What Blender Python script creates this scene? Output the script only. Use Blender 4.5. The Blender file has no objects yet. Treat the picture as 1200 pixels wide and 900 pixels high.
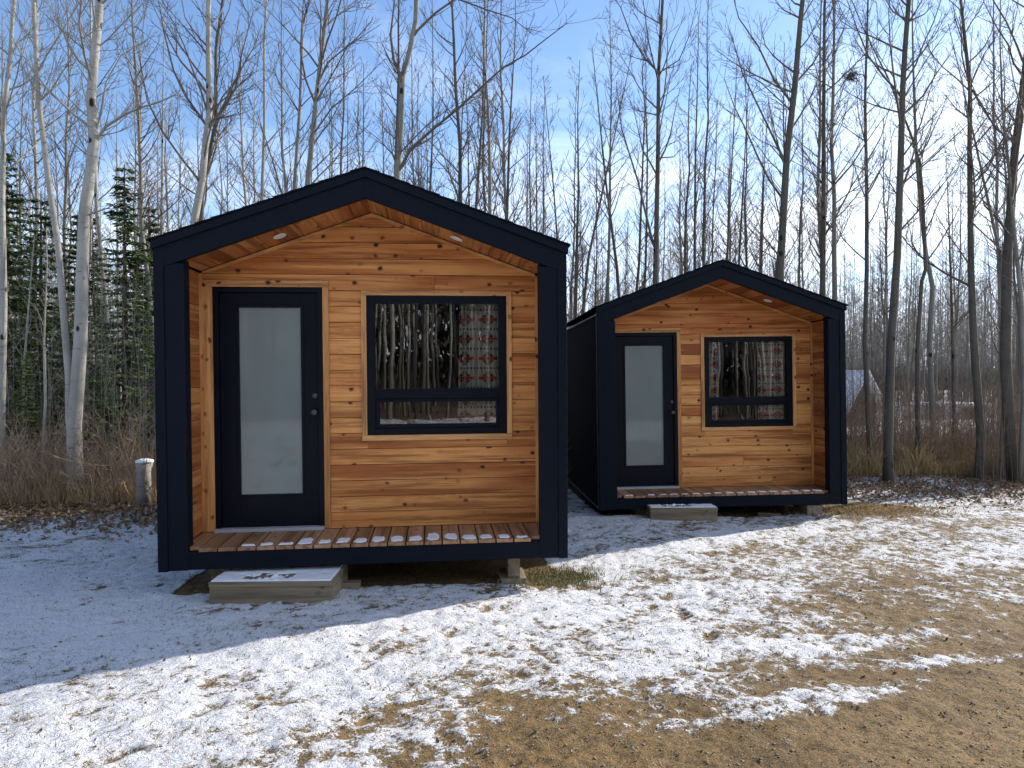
import bpy, math, random
import numpy as np
from mathutils import Vector, Matrix
C = bpy.context.scene.collection
PI = math.pi
# ------------------------------------------------------------------ helpers
class MB:
    """collects shapes, then links them as one mesh object"""
    def __init__(s): s.v=[]; s.f=[]; s.t=[]; s.m=[]; s.tone=0.5; s.mi=0; s.sm=[]; s.smooth=False
    def add(s, vs, fs):
        n=len(s.v); s.v.extend(vs)
        for f in fs:
            s.f.append(tuple(n+i for i in f)); s.t.append(s.tone); s.m.append(s.mi); s.sm.append(s.smooth)
    def box(s,x0,x1,y0,y1,z0,z1,tone=None,M=None):
        if tone is not None: s.tone=tone
        vs=[(x0,y0,z0),(x1,y0,z0),(x1,y1,z0),(x0,y1,z0),(x0,y0,z1),(x1,y0,z1),(x1,y1,z1),(x0,y1,z1)]
        if M is not None: vs=[tuple(M@Vector(v)) for v in vs]
        s.add(vs,[(0,3,2,1),(4,5,6,7),(0,1,5,4),(1,2,6,5),(2,3,7,6),(3,0,4,7)])
    def prism(s,poly,y0,y1,tone=None):
        """poly: (x,z) ring, anticlockwise seen from -y"""
        if tone is not None: s.tone=tone
        n=len(poly)
        vs=[(x,y0,z) for x,z in poly]+[(x,y1,z) for x,z in poly]
        fs=[tuple(range(n)),tuple(range(2*n-1,n-1,-1))]
        for i in range(n):
            j=(i+1)%n; fs.append((j,i,n+i,n+j))
        s.add(vs,fs)
    def tube(s,pts,rad,n=5,cap=False):
        P=[Vector(p) for p in pts]; vs=[]
        up=None
        for i,p in enumerate(P):
            d=(P[min(i+1,len(P)-1)]-P[max(i-1,0)])
            if d.length<1e-9: d=Vector((0,0,1))
            d.normalize()
            if up is None:
                a=Vector((1,0,0)) if abs(d.x)<.8 else Vector((0,1,0)); up=d.cross(a).normalized()
            u=(up-d*up.dot(d)); 
            if u.length<1e-6: u=d.orthogonal()
            u.normalize(); up=u; w=d.cross(u)
            for k in range(n):
                a=2*PI*k/n; c=p+(u*math.cos(a)+w*math.sin(a))*rad[i]; vs.append((c.x,c.y,c.z))
        fs=[]
        for i in range(len(P)-1):
            for k in range(n):
                k2=(k+1)%n; fs.append((i*n+k,i*n+k2,(i+1)*n+k2,(i+1)*n+k))
        if cap:
            fs.append(tuple(range(n-1,-1,-1))); m=(len(P)-1)*n; fs.append(tuple(range(m,m+n)))
        s.add(vs,fs)
    def mesh(s,name,mats):
        me=bpy.data.meshes.new(name); me.from_pydata(s.v,[],s.f)
        if not isinstance(mats,(list,tuple)): mats=[mats]
        for m in mats: me.materials.append(m)
        a=me.attributes.new('tone','FLOAT','FACE'); a.data.foreach_set('value',s.t)
        me.polygons.foreach_set('material_index',s.m); me.polygons.foreach_set('use_smooth',s.sm)
        me.update(); return me
    def build(s,name,mats,parent=None,bevel=0):
        o=bpy.data.objects.new(name,s.mesh(name,mats)); C.objects.link(o)
        if parent: o.parent=parent
        if bevel:
            b=o.modifiers.new('bevel','BEVEL'); b.width=bevel; b.segments=2; b.limit_method='ANGLE'; b.angle_limit=math.radians(40)
        return o
def tag(o,label=None,cat=None,group=None,kind=None):
    if label: o['label']=label
    if cat: o['category']=cat
    if group: o['group']=group
    if kind: o['kind']=kind
    return o
def empty(name,loc,rot=(0,0,0)):
    o=bpy.data.objects.new(name,None); C.objects.link(o); o.location=loc; o.rotation_euler=rot; o.empty_display_size=.2; return o
# ------------------------------------------------------------------ camera
F=830.; PITCH=-.008; ROLL=-.0033
fw=Vector((0,math.cos(PITCH),math.sin(PITCH))); up0=Vector((0,-math.sin(PITCH),math.cos(PITCH))); x0=Vector((1,0,0))
right=x0*math.cos(ROLL)+up0*math.sin(ROLL); upv=up0*math.cos(ROLL)-x0*math.sin(ROLL)
cam=bpy.data.cameras.new('camera'); co=bpy.data.objects.new('camera',cam); C.objects.link(co)
co.matrix_world=Matrix((( right.x,upv.x,-fw.x,0),(right.y,upv.y,-fw.y,0),(right.z,upv.z,-fw.z,0),(0,0,0,1)))
cam.sensor_width=36; cam.lens=F/1200*36; cam.clip_end=3000; cam.clip_start=.05
bpy.context.scene.camera=co
def at(px,py,Y):
    d=right*((px-600)/F)+upv*((450-py)/F)+fw; return d*(Y/d.y)
def gz(x,y):
    return -1.592-.02*min(max(y,-30),12)
# ------------------------------------------------------------------ materials
def mat(name):
    m=bpy.data.materials.new(name); m.use_nodes=True; nt=m.node_tree
    for n in list(nt.nodes): nt.nodes.remove(n)
    return m,NT(nt)
class NT:
    def __init__(s,nt): s.nt=nt
    def n(s,t,**k):
        n=s.nt.nodes.new(t)
        for a,b in k.items(): setattr(n,a,b)
        return n
    def put(s,sock,v):
        if isinstance(v,bpy.types.NodeSocket): s.nt.links.new(v,sock)
        elif isinstance(v,(tuple,list)):
            sock.default_value=tuple(v)+((1,) if len(v)==3 and len(sock.default_value)==4 else ())
        else: sock.default_value=v
    def math(s,op,a,b=0.,c=None,clamp=False):
        n=s.n('ShaderNodeMath',operation=op,use_clamp=clamp); s.put(n.inputs[0],a); s.put(n.inputs[1],b)
        if c is not None: s.put(n.inputs[2],c)
        return n.outputs[0]
    def obj(s): return s.n('ShaderNodeTexCoord').outputs['Object']
    def gen(s): return s.n('ShaderNodeTexCoord').outputs['Generated']
    def mapv(s,v,sc=(1,1,1),loc=(0,0,0),rot=(0,0,0)):
        n=s.n('ShaderNodeMapping'); s.put(n.inputs['Vector'],v); n.inputs['Scale'].default_value=sc; n.inputs['Location'].default_value=loc; n.inputs['Rotation'].default_value=rot
        return n.outputs[0]
    def noise(s,v,scale=5,detail=4,rough=.5,dist=0,w=None):
        n=s.n('ShaderNodeTexNoise'); 
        if w is not None: n.noise_dimensions='4D'; s.put(n.inputs['W'],w)
        s.put(n.inputs['Vector'],v); n.inputs['Scale'].default_value=scale; n.inputs['Detail'].default_value=detail; n.inputs['Roughness'].default_value=rough; n.inputs['Distortion'].default_value=dist
        return n.outputs['Fac']
    def ramp(s,f,stops,interp='LINEAR'):
        n=s.n('ShaderNodeValToRGB'); s.put(n.inputs[0],f); r=n.color_ramp; r.interpolation=interp
        while len(r.elements)<len(stops): r.elements.new(.5)
        for e,(p,c) in zip(r.elements,stops):
            e.position=p; e.color=(c,c,c,1) if isinstance(c,(int,float)) else tuple(c)+(1,)
        return n.outputs[0]
    def mix(s,f,a,b,mode='MIX'):
        n=s.n('ShaderNodeMix',data_type='RGBA',blend_type=mode); s.put(n.inputs[0],f); s.put(n.inputs[6],a); s.put(n.inputs[7],b); return n.outputs[2]
    def xyz(s,v):
        n=s.n('ShaderNodeSeparateXYZ'); s.put(n.inputs[0],v); return n.outputs
    def tone(s,name='tone'):
        n=s.n('ShaderNodeAttribute'); n.attribute_name=name; return n.outputs['Fac']
    def bump(s,h,st=.3,dist=.01):
        n=s.n('ShaderNodeBump'); s.put(n.inputs['Height'],h); n.inputs['Strength'].default_value=st; n.inputs['Distance'].default_value=dist; return n.outputs[0]
    def out(s,col,rough=.6,normal=None,metal=0,spec=.5,**k):
        p=s.n('ShaderNodeBsdfPrincipled'); s.put(p.inputs['Base Color'],col); s.put(p.inputs['Roughness'],rough); s.put(p.inputs['Metallic'],metal); s.put(p.inputs['Specular IOR Level'],spec)
        if normal is not None: s.put(p.inputs['Normal'],normal)
        for a,b in k.items(): s.put(p.inputs[a.replace('_',' ')],b)
        o=s.n('ShaderNodeOutputMaterial'); s.nt.links.new(p.outputs[0],o.inputs[0]); return p

def wood(name,axis,dark,mid,light,knots=True,flat=None,rough=.62,knotc=(.04,.012,.006),worn=0.):
    m,N=mat(name); v=N.obj(); t=N.tone()
    sc=[11,11,11]; sc[axis]=.9
    v1=N.mapv(v,tuple(sc))
    ks=[9.6,9.6,9.6]; ks[axis]=7.6
    if flat is not None: ks[flat]=.01
    off=N.n('ShaderNodeCombineXYZ'); 
    kv=N.n('ShaderNodeVectorMath',operation='ADD'); N.put(kv.inputs[0],N.mapv(v,tuple(ks)))
    tt=N.math('MULTIPLY',t,37.); N.put(off.inputs[axis],tt); N.put(kv.inputs[1],off.outputs[0])
    vor=N.n('ShaderNodeTexVoronoi'); N.put(vor.inputs['Vector'],kv.outputs[0]); vor.inputs['Scale'].default_value=1; vor.inputs['Randomness'].default_value=1
    vd=N.math('ADD',vor.outputs['Distance'],N.math('MULTIPLY',N.math('SUBTRACT',N.noise(v,42,3,.6),.5),.22)); vc=N.xyz(vor.outputs['Color'])[0]
    near=N.ramp(vd,[(0.,1.),(.42,0.)])
    warp=N.math('MULTIPLY',near,.55)
    g=N.noise(v1,1.,3,.5,.4,w=N.math('ADD',tt,warp))
    band=N.math('SINE',N.math('MULTIPLY',g,70.))
    band=N.math('MULTIPLY_ADD',band,.5,.5)
    sf=[140,140,140]; sf[axis]=3
    fine=N.noise(N.mapv(v,tuple(sf)),1.,3,.6,w=tt)
    base=N.ramp(t,[(0.,dark),(.3,tuple((a+b)/2 for a,b in zip(dark,mid))),(.55,mid),(1.,light)])
    c=N.mix(N.math('MULTIPLY',band,.34),base,tuple(x*.42 for x in mid))
    c=N.mix(N.math('MULTIPLY',N.ramp(fine,[(.35,1.),(.7,0.)]),.28),c,tuple(x*.35 for x in mid))
    sm=N.noise(N.mapv(v,tuple([.8 if i==axis else 5 for i in range(3)])),1.,2,.5,w=tt)
    c=N.mix(N.ramp(sm,[(.42,0.),(.62,.6)]),c,light)
    sd_=N.noise(N.mapv(v,tuple([.7 if i==axis else 19 for i in range(3)])),1.,4,.65,.4,w=N.math('ADD',tt,11.))
    c=N.mix(N.ramp(sd_,[(.50,0.),(.62,.8)]),c,tuple(x*.36 for x in mid))
    c=N.mix(N.ramp(sd_,[(.30,.6),(.44,0.)]),c,tuple(min(.95,x*1.25) for x in light))
    if knots:
        kf=N.math('MULTIPLY',N.ramp(vd,[(.10,1.),(.22,.0)]),N.ramp(vc,[(.30,0.),(.55,1.)]))
        ring=N.math('MULTIPLY',N.ramp(vd,[(.07,.75),(.26,.0)]),N.ramp(vc,[(.30,0.),(.55,1.)]))
        c=N.mix(ring,c,tuple(x*.55 for x in mid)); c=N.mix(kf,c,knotc)
    if worn: c=N.mix(N.math('MULTIPLY',N.noise(v,3,5,.6),worn),c,(.25,.22,.18))
    h=N.math('ADD',N.math('MULTIPLY',band,.4),fine)
    N.out(c,rough,N.bump(h,.25,.002),spec=.35)
    return m
DK,MD,LT=(.27,.065,.017),(.66,.215,.052),(.88,.43,.135)
M={}
M['cedar_x']=wood('cedar_x',0,DK,MD,LT,flat=1)
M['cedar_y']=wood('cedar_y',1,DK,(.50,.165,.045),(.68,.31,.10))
M['cedar_z']=wood('cedar_z',2,DK,(.5,.21,.07),(.74,.42,.17))
M['trim_x']=wood('trim_x',0,(.5,.20,.06),(.68,.31,.10),(.82,.44,.17))
M['trim_z']=wood('trim_z',2,(.5,.20,.06),(.66,.29,.09),(.80,.42,.16))
M['deck']=wood('deck_cedar',1,(.22,.095,.048),(.36,.18,.085),(.50,.29,.16),rough=.5,flat=2)
M['lumber_x']=wood('lumber_x',0,(.15,.105,.06),(.235,.17,.095),(.33,.25,.15),worn=.5)
M['lumber_y']=wood('lumber_y',1,(.16,.12,.07),(.28,.22,.14),(.40,.32,.21),worn=.4)
M['shedwall']=wood('red_boards',2,(.07,.03,.02),(.13,.05,.035),(.18,.08,.05),knots=False)
def paint(name,col,rough,var=.3,bump=.05,spec=.5):
    m,N=mat(name); v=N.obj(); n=N.noise(v,6,5,.6); n2=N.noise(N.mapv(v,(60,60,3)),1,3,.5)
    c=N.mix(N.math('MULTIPLY',n,var*2),col,tuple(min(1,x*1.9+.004) for x in col))
    r=N.ramp(n,[(.3,rough-.08),(.7,rough+.12)])
    N.out(c,r,N.bump(N.math('ADD',N.math('MULTIPLY',n2,.5),n),bump,.003),spec=spec); return m
M['navy']=paint('navy_paint',(.0022,.0042,.0095),.55,.35,.25,.12)
M['navy_door']=paint('navy_door_paint',(.0018,.0032,.0085),.4,.2,.05,.16)
M['roofing']=paint('dark_shingle',(.0025,.0038,.008),.85,.5,.6,.1)
M['pale_metal']=paint('pale_metal',(.35,.36,.38),.35,.2)
M['edge_metal']=paint('edge_metal',(.05,.05,.06),.3,.2)
M['white_plastic']=paint('white_plastic',(.8,.79,.76),.4,.05)
M['steel']=paint('dark_steel',(.05,.05,.055),.35,.1)
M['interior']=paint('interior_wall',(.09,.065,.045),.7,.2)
def mk_siding():
    m,N=mat('dark_ribbed_siding'); v=N.obj(); y=N.xyz(v)[1]
    w=N.math('PINGPONG',y,.1); r=N.ramp(N.math('MULTIPLY',w,10.),[(0.,0.),(.12,1.),(.9,1.),(1.,.8)])
    n=N.noise(v,3,4,.6)
    c=N.mix(n,(.0025,.003,.006),(.006,.006,.011))
    N.out(c,.75,N.bump(r,.5,.006),spec=.06); return m
M['siding']=mk_siding()
def mk_frost():
    m,N=mat('frosted_glass'); v=N.obj()
    n=N.noise(N.mapv(v,(9,9,.8)),1,4,.6,.3); n2=N.noise(v,220,2,.5)
    n=N.noise(N.mapv(v,(1.6,1.6,.7)),1,3,.5,.3)
    c=N.mix(N.ramp(n,[(.3,0.),(.8,1.)]),(.14,.175,.17),(.21,.25,.24))
    N.out(c,.5,N.bump(n2,.15,.001),spec=.5,Coat_Weight=1.0,Coat_Roughness=.045); return m
M['frost']=mk_frost()
def mk_glass():
    m,N=mat('window_glass'); fr=N.n('ShaderNodeFresnel'); fr.inputs['IOR'].default_value=1.65
    v=N.obj(); nb=N.bump(N.noise(v,2.2,1,.5),.04,.02)
    f=N.math('MULTIPLY_ADD',fr.outputs[0],1.0,.045,clamp=True)
    t=N.n('ShaderNodeBsdfTransparent'); t.inputs[0].default_value=(.93,.93,.92,1)
    g=N.n('ShaderNodeBsdfGlossy'); g.inputs['Roughness'].default_value=.0; N.put(g.inputs['Normal'],nb)
    mx=N.n('ShaderNodeMixShader'); N.put(mx.inputs[0],f); N.nt.links.new(t.outputs[0],mx.inputs[1]); N.nt.links.new(g.outputs[0],mx.inputs[2])
    o=N.n('ShaderNodeOutputMaterial'); N.nt.links.new(mx.outputs[0],o.inputs[0]); return m
M['glass']=mk_glass()
def mk_curtain():
    m,N=mat('woven_curtain'); X,Y,Z=N.xyz(N.obj())
    P=.175
    zz=N.math('SUBTRACT',N.math('MODULO',N.math('ADD',Z,10.),P),P/2)      # -P/2..P/2
    az=N.math('ABSOLUTE',zz)
    Q=.21
    xx=N.math('SUBTRACT',N.math('MODULO',N.math('ADD',X,10.02),Q),Q/2); ax=N.math('ABSOLUTE',xx)
    # stepped diamonds (woollen weave): quantised distance
    qx=N.math('SNAP',ax,.012); qz=N.math('SNAP',az,.010)
    d=N.math('ADD',qx,N.math('MULTIPLY',qz,1.1))
    c=N.mix(N.noise(N.obj(),90,2,.5),(.58,.53,.46),(.74,.70,.62))
    def band(lo,hi): return N.math('MULTIPLY',N.math('GREATER_THAN',d,lo),N.math('LESS_THAN',d,hi))
    c=N.mix(N.math('MULTIPLY',band(.045,.062),N.math('GREATER_THAN',az,.018)),c,(.02,.03,.035))
    c=N.mix(N.math('MULTIPLY',band(.028,.036),N.math('GREATER_THAN',az,.012)),c,(.02,.025,.03))
    c=N.mix(N.math('MULTIPLY',N.math('LESS_THAN',az,.014),N.math('LESS_THAN',ax,.085)),c,(.58,.06,.03))
    c=N.mix(N.math('LESS_THAN',d,.016),c,(.5,.13,.08))
    c=N.mix(N.math('MULTIPLY',N.math('GREATER_THAN',az,.078),N.math('GREATER_THAN',N.math('MODULO',N.math('ADD',X,10.),.03),.015)),c,(.06,.12,.13))
    N.out(c,.9,spec=.1); return m
M['curtain']=mk_curtain()
def mk_bark(name,pale,dark,scar,ysc=1.):
    m,N=mat(name); v=N.obj(); Z=N.xyz(v)[2]
    oi=N.n('ShaderNodeObjectInfo').outputs['Random']
    w=N.math('MULTIPLY',oi,50.)
    big=N.noise(v,2.2,4,.6,w=w)
    c=N.mix(N.ramp(big,[(.3,0.),(.75,1.)]),pale,tuple((a+b)/2 for a,b in zip(pale,dark)))
    lent=N.noise(N.mapv(v,(7,7,55)),1.,3,.6,w=w)
    c=N.mix(N.ramp(lent,[(.60,0.),(.68,.75)]),c,dark)
    vor=N.n('ShaderNodeTexVoronoi'); N.put(vor.inputs['Vector'],N.mapv(v,(5,5,3.2))); vor.inputs['Scale'].default_value=1.
    k=N.math('MULTIPLY',N.ramp(vor.outputs['Distance'],[(.13,1.),(.2,0.)]),N.ramp(N.xyz(vor.outputs['Color'])[1],[(.45,0.),(.5,1.)]))
    c=N.mix(k,c,scar)
    low=N.ramp(N.math('ADD',N.math('MULTIPLY',Z,.9),N.math('MULTIPLY',big,.6)),[(.25,1.),(.95,0.)])
    c=N.mix(N.math('MULTIPLY',low,.75),c,dark)
    N.out(c,.8,N.bump(N.math('ADD',lent,big),.5,.01),spec=.2); return m
M['birch']=mk_bark('pale_birch_bark',(.40,.385,.345),(.08,.07,.058),(.02,.018,.015))
M['aspen']=mk_bark('grey_aspen_bark',(.25,.24,.20),(.06,.052,.042),(.025,.02,.018))
M['poplar']=mk_bark('dark_poplar_bark',(.125,.112,.092),(.04,.035,.028),(.02,.018,.015))
def flat(name,a,b,rough=.85,scale=3,spec=.2,trans=0):
    m,N=mat(name); n=N.noise(N.obj(),scale,3,.6); t=N.tone()
    c=N.mix(N.math('MULTIPLY_ADD',n,.6,N.math('MULTIPLY',t,.4)),a,b); N.out(c,rough,spec=spec); return m
M['twig']=flat('twig_bark',(.085,.068,.056),(.20,.165,.135))
M['twig_pale']=flat('pale_twig_bark',(.20,.18,.15),(.36,.33,.28))
M['needle']=flat('spruce_needles',(.05,.08,.025),(.17,.21,.07),scale=1.5)
M['needle_far']=flat('far_conifers',(.018,.026,.016),(.05,.055,.035),scale=.3)
M['brush']=flat('red_brown_stems',(.15,.10,.065),(.48,.35,.23),scale=1)
M['grass']=flat('dry_grass',(.34,.23,.10),(.66,.50,.27),scale=1.2)
M['grassg']=flat('faded_grass',(.10,.11,.04),(.36,.30,.15),scale=2)
M['leaf']=flat('fallen_leaf',(.10,.055,.03),(.42,.29,.17),scale=4)
M['stone']=flat('pebble',(.16,.12,.08),(.42,.35,.27),scale=6)
def mk_snow(name='thin_snow'):
    m,N=mat(name); v=N.obj(); n=N.noise(v,40,5,.65); n2=N.noise(v,7,3,.5)
    c=N.mix(N.ramp(n2,[(.45,0.),(.75,.5)]),(.82,.83,.86),(.62,.58,.54))
    N.out(c,.75,N.bump(n,.6,.01),spec=.3,Subsurface_Weight=.0); return m
M['snow']=mk_snow()
def mk_ground():
    m,N=mat('snowy_gravel'); v=N.n('ShaderNodeTexCoord').outputs['Object']; cov=N.tone('cover'); fst=N.tone('forest')
    # clumps of snow at three sizes
    n3=N.noise(v,48,4,.75,.8)
    s=N.math('ADD',N.tone('clump'),N.math('MULTIPLY',N.math('SUBTRACT',n3,.5),3.6))
    s=N.math('ADD',s,N.math('MULTIPLY',N.math('SUBTRACT',N.noise(v,17,4,.7,1.),.5),1.6))
    s=N.math('ADD',s,N.math('MULTIPLY',N.math('SUBTRACT',cov,.5),1.75))
    mask=N.ramp(N.math('MULTIPLY_ADD',s,1.0,.5,clamp=True),[(.34,0.),(.66,1.)])
    thick=N.ramp(N.math('MULTIPLY_ADD',s,.55,.35,clamp=True),[(.3,0.),(.75,1.)])
    # soil
    g1=N.noise(v,1.1,5,.6); g2=N.noise(v,28,6,.75); g3=N.noise(v,150,3,.7)
    soil=N.mix(N.ramp(g1,[(.35,0.),(.65,1.)]),(.19,.108,.034),(.29,.178,.064))
    soil=N.mix(N.ramp(g2,[(.40,.8),(.56,0.)]),soil,(.05,.034,.017))
    soil=N.mix(N.ramp(g3,[(.52,0.),(.66,.75)]),soil,(.33,.26,.16))
    soil=N.mix(N.ramp(g3,[(.33,.8),(.44,0.)]),soil,(.028,.02,.012))
    litter=N.mix(N.ramp(g2,[(.4,0.),(.6,1.)]),(.10,.065,.042),(.27,.19,.125))
    soil=N.mix(fst,soil,litter)
    snow=N.mix(thick,(.62,.60,.57),(.79,.80,.83))
    sp=N.ramp(N.noise(v,70,4,.8,.5),[(.36,1.),(.47,0.)])
    snow=N.mix(N.math('MULTIPLY',sp,.65),snow,(.22,.17,.12))
    c=N.mix(mask,soil,snow)
    h=N.math('ADD',N.math('MULTIPLY',mask,.9),N.math('MULTIPLY',s,.5))
    h=N.math('ADD',h,N.math('MULTIPLY',g2,.8)); h=N.math('ADD',h,N.math('MULTIPLY',g3,.3))
    h=N.math('ADD',h,N.math('MULTIPLY',N.noise(v,4,3,.5),1.5))
    N.out(c,.85,N.bump(h,.75,.018),spec=.25); return m
M['ground']=mk_ground()
# ------------------------------------------------------------------ world and sun
SUN_AZ=math.radians(33); SUN_EL=math.radians(25)   # direction to the sun: (cos az, sin az) in x,y
W=bpy.data.worlds.new('World'); bpy.context.scene.world=W; W.use_nodes=True
nt=W.node_tree; N=NT(nt)
for n in list(nt.nodes): nt.nodes.remove(n)
sky=N.n('ShaderNodeTexSky'); sky.sky_type='NISHITA'; sky.sun_disc=False; sky.sun_elevation=SUN_EL
sky.sun_rotation=PI/2-SUN_AZ; sky.altitude=600; sky.air_density=1.0; sky.dust_density=.6; sky.ozone_density=2.2
d=N.n('ShaderNodeTexCoord').outputs['Generated']; X,Y,Z=N.xyz(d)
zc=N.math('MAXIMUM',Z,.04); cu=N.n('ShaderNodeCombineXYZ'); N.put(cu.inputs[0],N.math('DIVIDE',X,N.math('ADD',zc,.18))); N.put(cu.inputs[1],N.math('DIVIDE',Y,N.math('ADD',zc,.18)))
cn=N.noise(cu.outputs[0],1.3,8,.58,.6)
lowm=N.ramp(Z,[(.0,.40),(.16,.33),(.36,.10),(.6,-.0),(1.,-.05)])
sunward=N.math('MAXIMUM',N.math('ADD',N.math('MULTIPLY',X,.70),N.math('MULTIPLY',Y,.1)),-.2)
behind=N.math('MULTIPLY',N.math('SUBTRACT',N.math('MAXIMUM',N.math('SUBTRACT',0.,Y),-.35),-.35),.55)  # unseen extra cloud behind the camera, added to fill the shaded fronts
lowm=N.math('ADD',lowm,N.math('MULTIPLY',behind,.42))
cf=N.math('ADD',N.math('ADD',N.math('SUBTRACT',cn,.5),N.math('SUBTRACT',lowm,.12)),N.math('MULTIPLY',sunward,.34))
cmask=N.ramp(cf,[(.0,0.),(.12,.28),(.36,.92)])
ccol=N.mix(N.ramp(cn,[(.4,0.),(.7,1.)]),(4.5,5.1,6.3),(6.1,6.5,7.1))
tint=N.mix(1.,sky.outputs[0],(.80,.855,.93),'MULTIPLY')
gain=N.math('MULTIPLY_ADD',behind,.5,.8); gv=N.n('ShaderNodeVectorMath',operation='SCALE'); N.put(gv.inputs[0],ccol); N.put(gv.inputs['Scale'],N.math('MAXIMUM',gain,1.)); ccol=gv.outputs[0]  # added cloud behind the camera also brightened for fill
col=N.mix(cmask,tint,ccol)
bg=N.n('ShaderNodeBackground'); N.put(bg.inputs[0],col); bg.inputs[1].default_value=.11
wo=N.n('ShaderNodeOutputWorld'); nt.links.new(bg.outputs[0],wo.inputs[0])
sl=bpy.data.lights.new('sun','SUN'); so=bpy.data.objects.new('sun',sl); C.objects.link(so)
sl.energy=3.2; sl.angle=math.radians(.6); sl.color=(1,.93,.83)
sd=Vector((math.cos(SUN_AZ)*math.cos(SUN_EL),math.sin(SUN_AZ)*math.cos(SUN_EL),math.sin(SUN_EL)))
so.rotation_euler=sd.to_track_quat('Z','Y').to_euler()
vs=bpy.context.scene.view_settings; vs.view_transform='Standard'; vs.look='None'; vs.exposure=1.28; vs.gamma=1; vs.use_curve_mapping=False
# ------------------------------------------------------------------ ground sheet
def axis(segs):
    out=[segs[0][0]]
    for a,b,st in segs:
        n=max(1,int(round((b-a)/st))); out+= [a+(b-a)*(i+1)/n for i in range(n)]
    return np.array(out)
gx=axis([(-700,-100,60),(-100,-20,8),(-20,-8,.5),(-8,-4.5,.08),(-4.5,6.5,.017),(6.5,12,.08),(12,30,.8),(30,100,7),(100,700,60)])
gy=axis([(-700,-100,60),(-100,-10,9),(-10,2.4,.6),(2.4,6,.0145),(6,11,.035),(11,20,.12),(20,60,2),(60,120,10),(120,900,60)])
GX,GY=np.meshgrid(gx,gy)
def vnoise(x,y,sc,seed):
    x=x*sc+seed*17.3; y=y*sc+seed*9.1; xi=np.floor(x).astype(np.int64); yi=np.floor(y).astype(np.int64); fx=x-xi; fy=y-yi
    def h(a,b):
        n=(a*374761393+b*668265263+seed*1442695)&0xffffffff; n=((n^(n>>13))*1274126177)&0xffffffff; return ((n^(n>>16))&0xffff)/65535.
    u=fx*fx*(3-2*fx); w=fy*fy*(3-2*fy)
    return (h(xi,yi)*(1-u)+h(xi+1,yi)*u)*(1-w)+(h(xi,yi+1)*(1-u)+h(xi+1,yi+1)*u)*w-.5
GZ=-1.592-.02*np.clip(GY,-30,12)
near=np.exp(-((np.maximum(0,np.abs(GX-1)-8)/6)**2+(np.maximum(0,np.abs(GY-7)-8)/6)**2))
rel=.05*vnoise(GX,GY,.55,1)+.022*vnoise(GX,GY,1.7,2)+.018*vnoise(GX,GY,5,3)+.014*vnoise(GX,GY,13,4)+.008*vnoise(GX,GY,27,5)
GZ=GZ+rel*near
# small berm of litter and snow along the forest edge
edge=np.where(GX<0,9.3,12.6-.0*GX); GZ+=.07*np.exp(-((GY-edge)/.7)**2)*(1+vnoise(GX,GY,2.2,7))*(np.abs(GX)<25)
# snow cover, read off the yard: rows by distance, columns across
yr=[560,600,640,680,700,730,760,790,820,850,900]
xc=[0,150,300,450,600,750,900,1050,1200]
cv=[[.42,.42,.5,.5,.5,.6,.55,.60,.55],
    [.50,.55,.9,.9,.8,.8,.55,.66,.70],
    [.90,.92,.9,.9,.8,.80,.70,.48,.52],
    [.92,.92,.9,.88,.72,.76,.62,.32,.42],
    [.93,.92,.88,.84,.80,.74,.56,.32,.42],
    [.92,.90,.82,.80,.78,.70,.52,.32,.22],
    [.90,.86,.82,.84,.80,.76,.72,.24,.10],
    [.88,.84,.80,.82,.80,.70,.48,.12,.06],
    [.88,.82,.76,.78,.64,.34,.26,.08,.05],
    [.88,.82,.76,.68,.38,.38,.14,.05,.02],
    [.88,.82,.72,.52,.16,.08,.05,.02,.02]]
cv=np.array(cv)
base=1.592+.02*np.clip(GY,0,12)
PYr=443.4+F*base/np.maximum(GY,.9); PXr=600+F*GX/np.maximum(GY,.9)
def interp2(px,py):
    px=np.clip(px,0,1200); py=np.clip(py,560,900)
    i=np.clip(np.searchsorted(yr,py)-1,0,len(yr)-2); j=np.clip((px/150).astype(int),0,7)
    ya=np.array(yr)[i]; yb=np.array(yr)[i+1]; fy=(py-ya)/(yb-ya); fx=px/150-j
    return (cv[i,j]*(1-fx)+cv[i,j+1]*fx)*(1-fy)+(cv[i+1,j]*(1-fx)+cv[i+1,j+1]*fx)*fy
COV=interp2(PXr,PYr)
COV=np.where(GY<2.0,np.where(GX<0,.75,.35),COV); COV=np.where(GY<0,.8,COV); COV=np.where((GX<-.3)&(GY<6.5)&(GY>2),np.minimum(1,COV+.06),COV)  # unseen ground behind the camera kept snowy, added to bounce light onto the fronts
def patch(x,y,rx,ry,val,ang=0):
    global COV
    c,s=math.cos(ang),math.sin(ang); u=(GX-x)*c+(GY-y)*s; w=-(GX-x)*s+(GY-y)*c
    k=np.exp(-((u/rx)**2+(w/ry)**2)**2); COV=COV*(1-k)+val*k
patch(.35,6.0,.34,.32,.05)              # bare grass at the near cabin's corner
patch(4.75,9.45,.85,.5,.02,.2)            # bare patch by the far cabin's corner
patch(1.6,3.62,.75,.13,.62,.35); patch(2.3,4.1,.55,.1,.7,.2); patch(3.0,4.2,.25,.06,.55,.2)
patch(1.5,4.35,.9,.2,.80,.1)
patch(-1.35,3.7,.22,.35,.45,.9); patch(-.75,4.3,.2,.3,.5,.9); patch(-.6,3.4,.2,.2,.4,.4)
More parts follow.
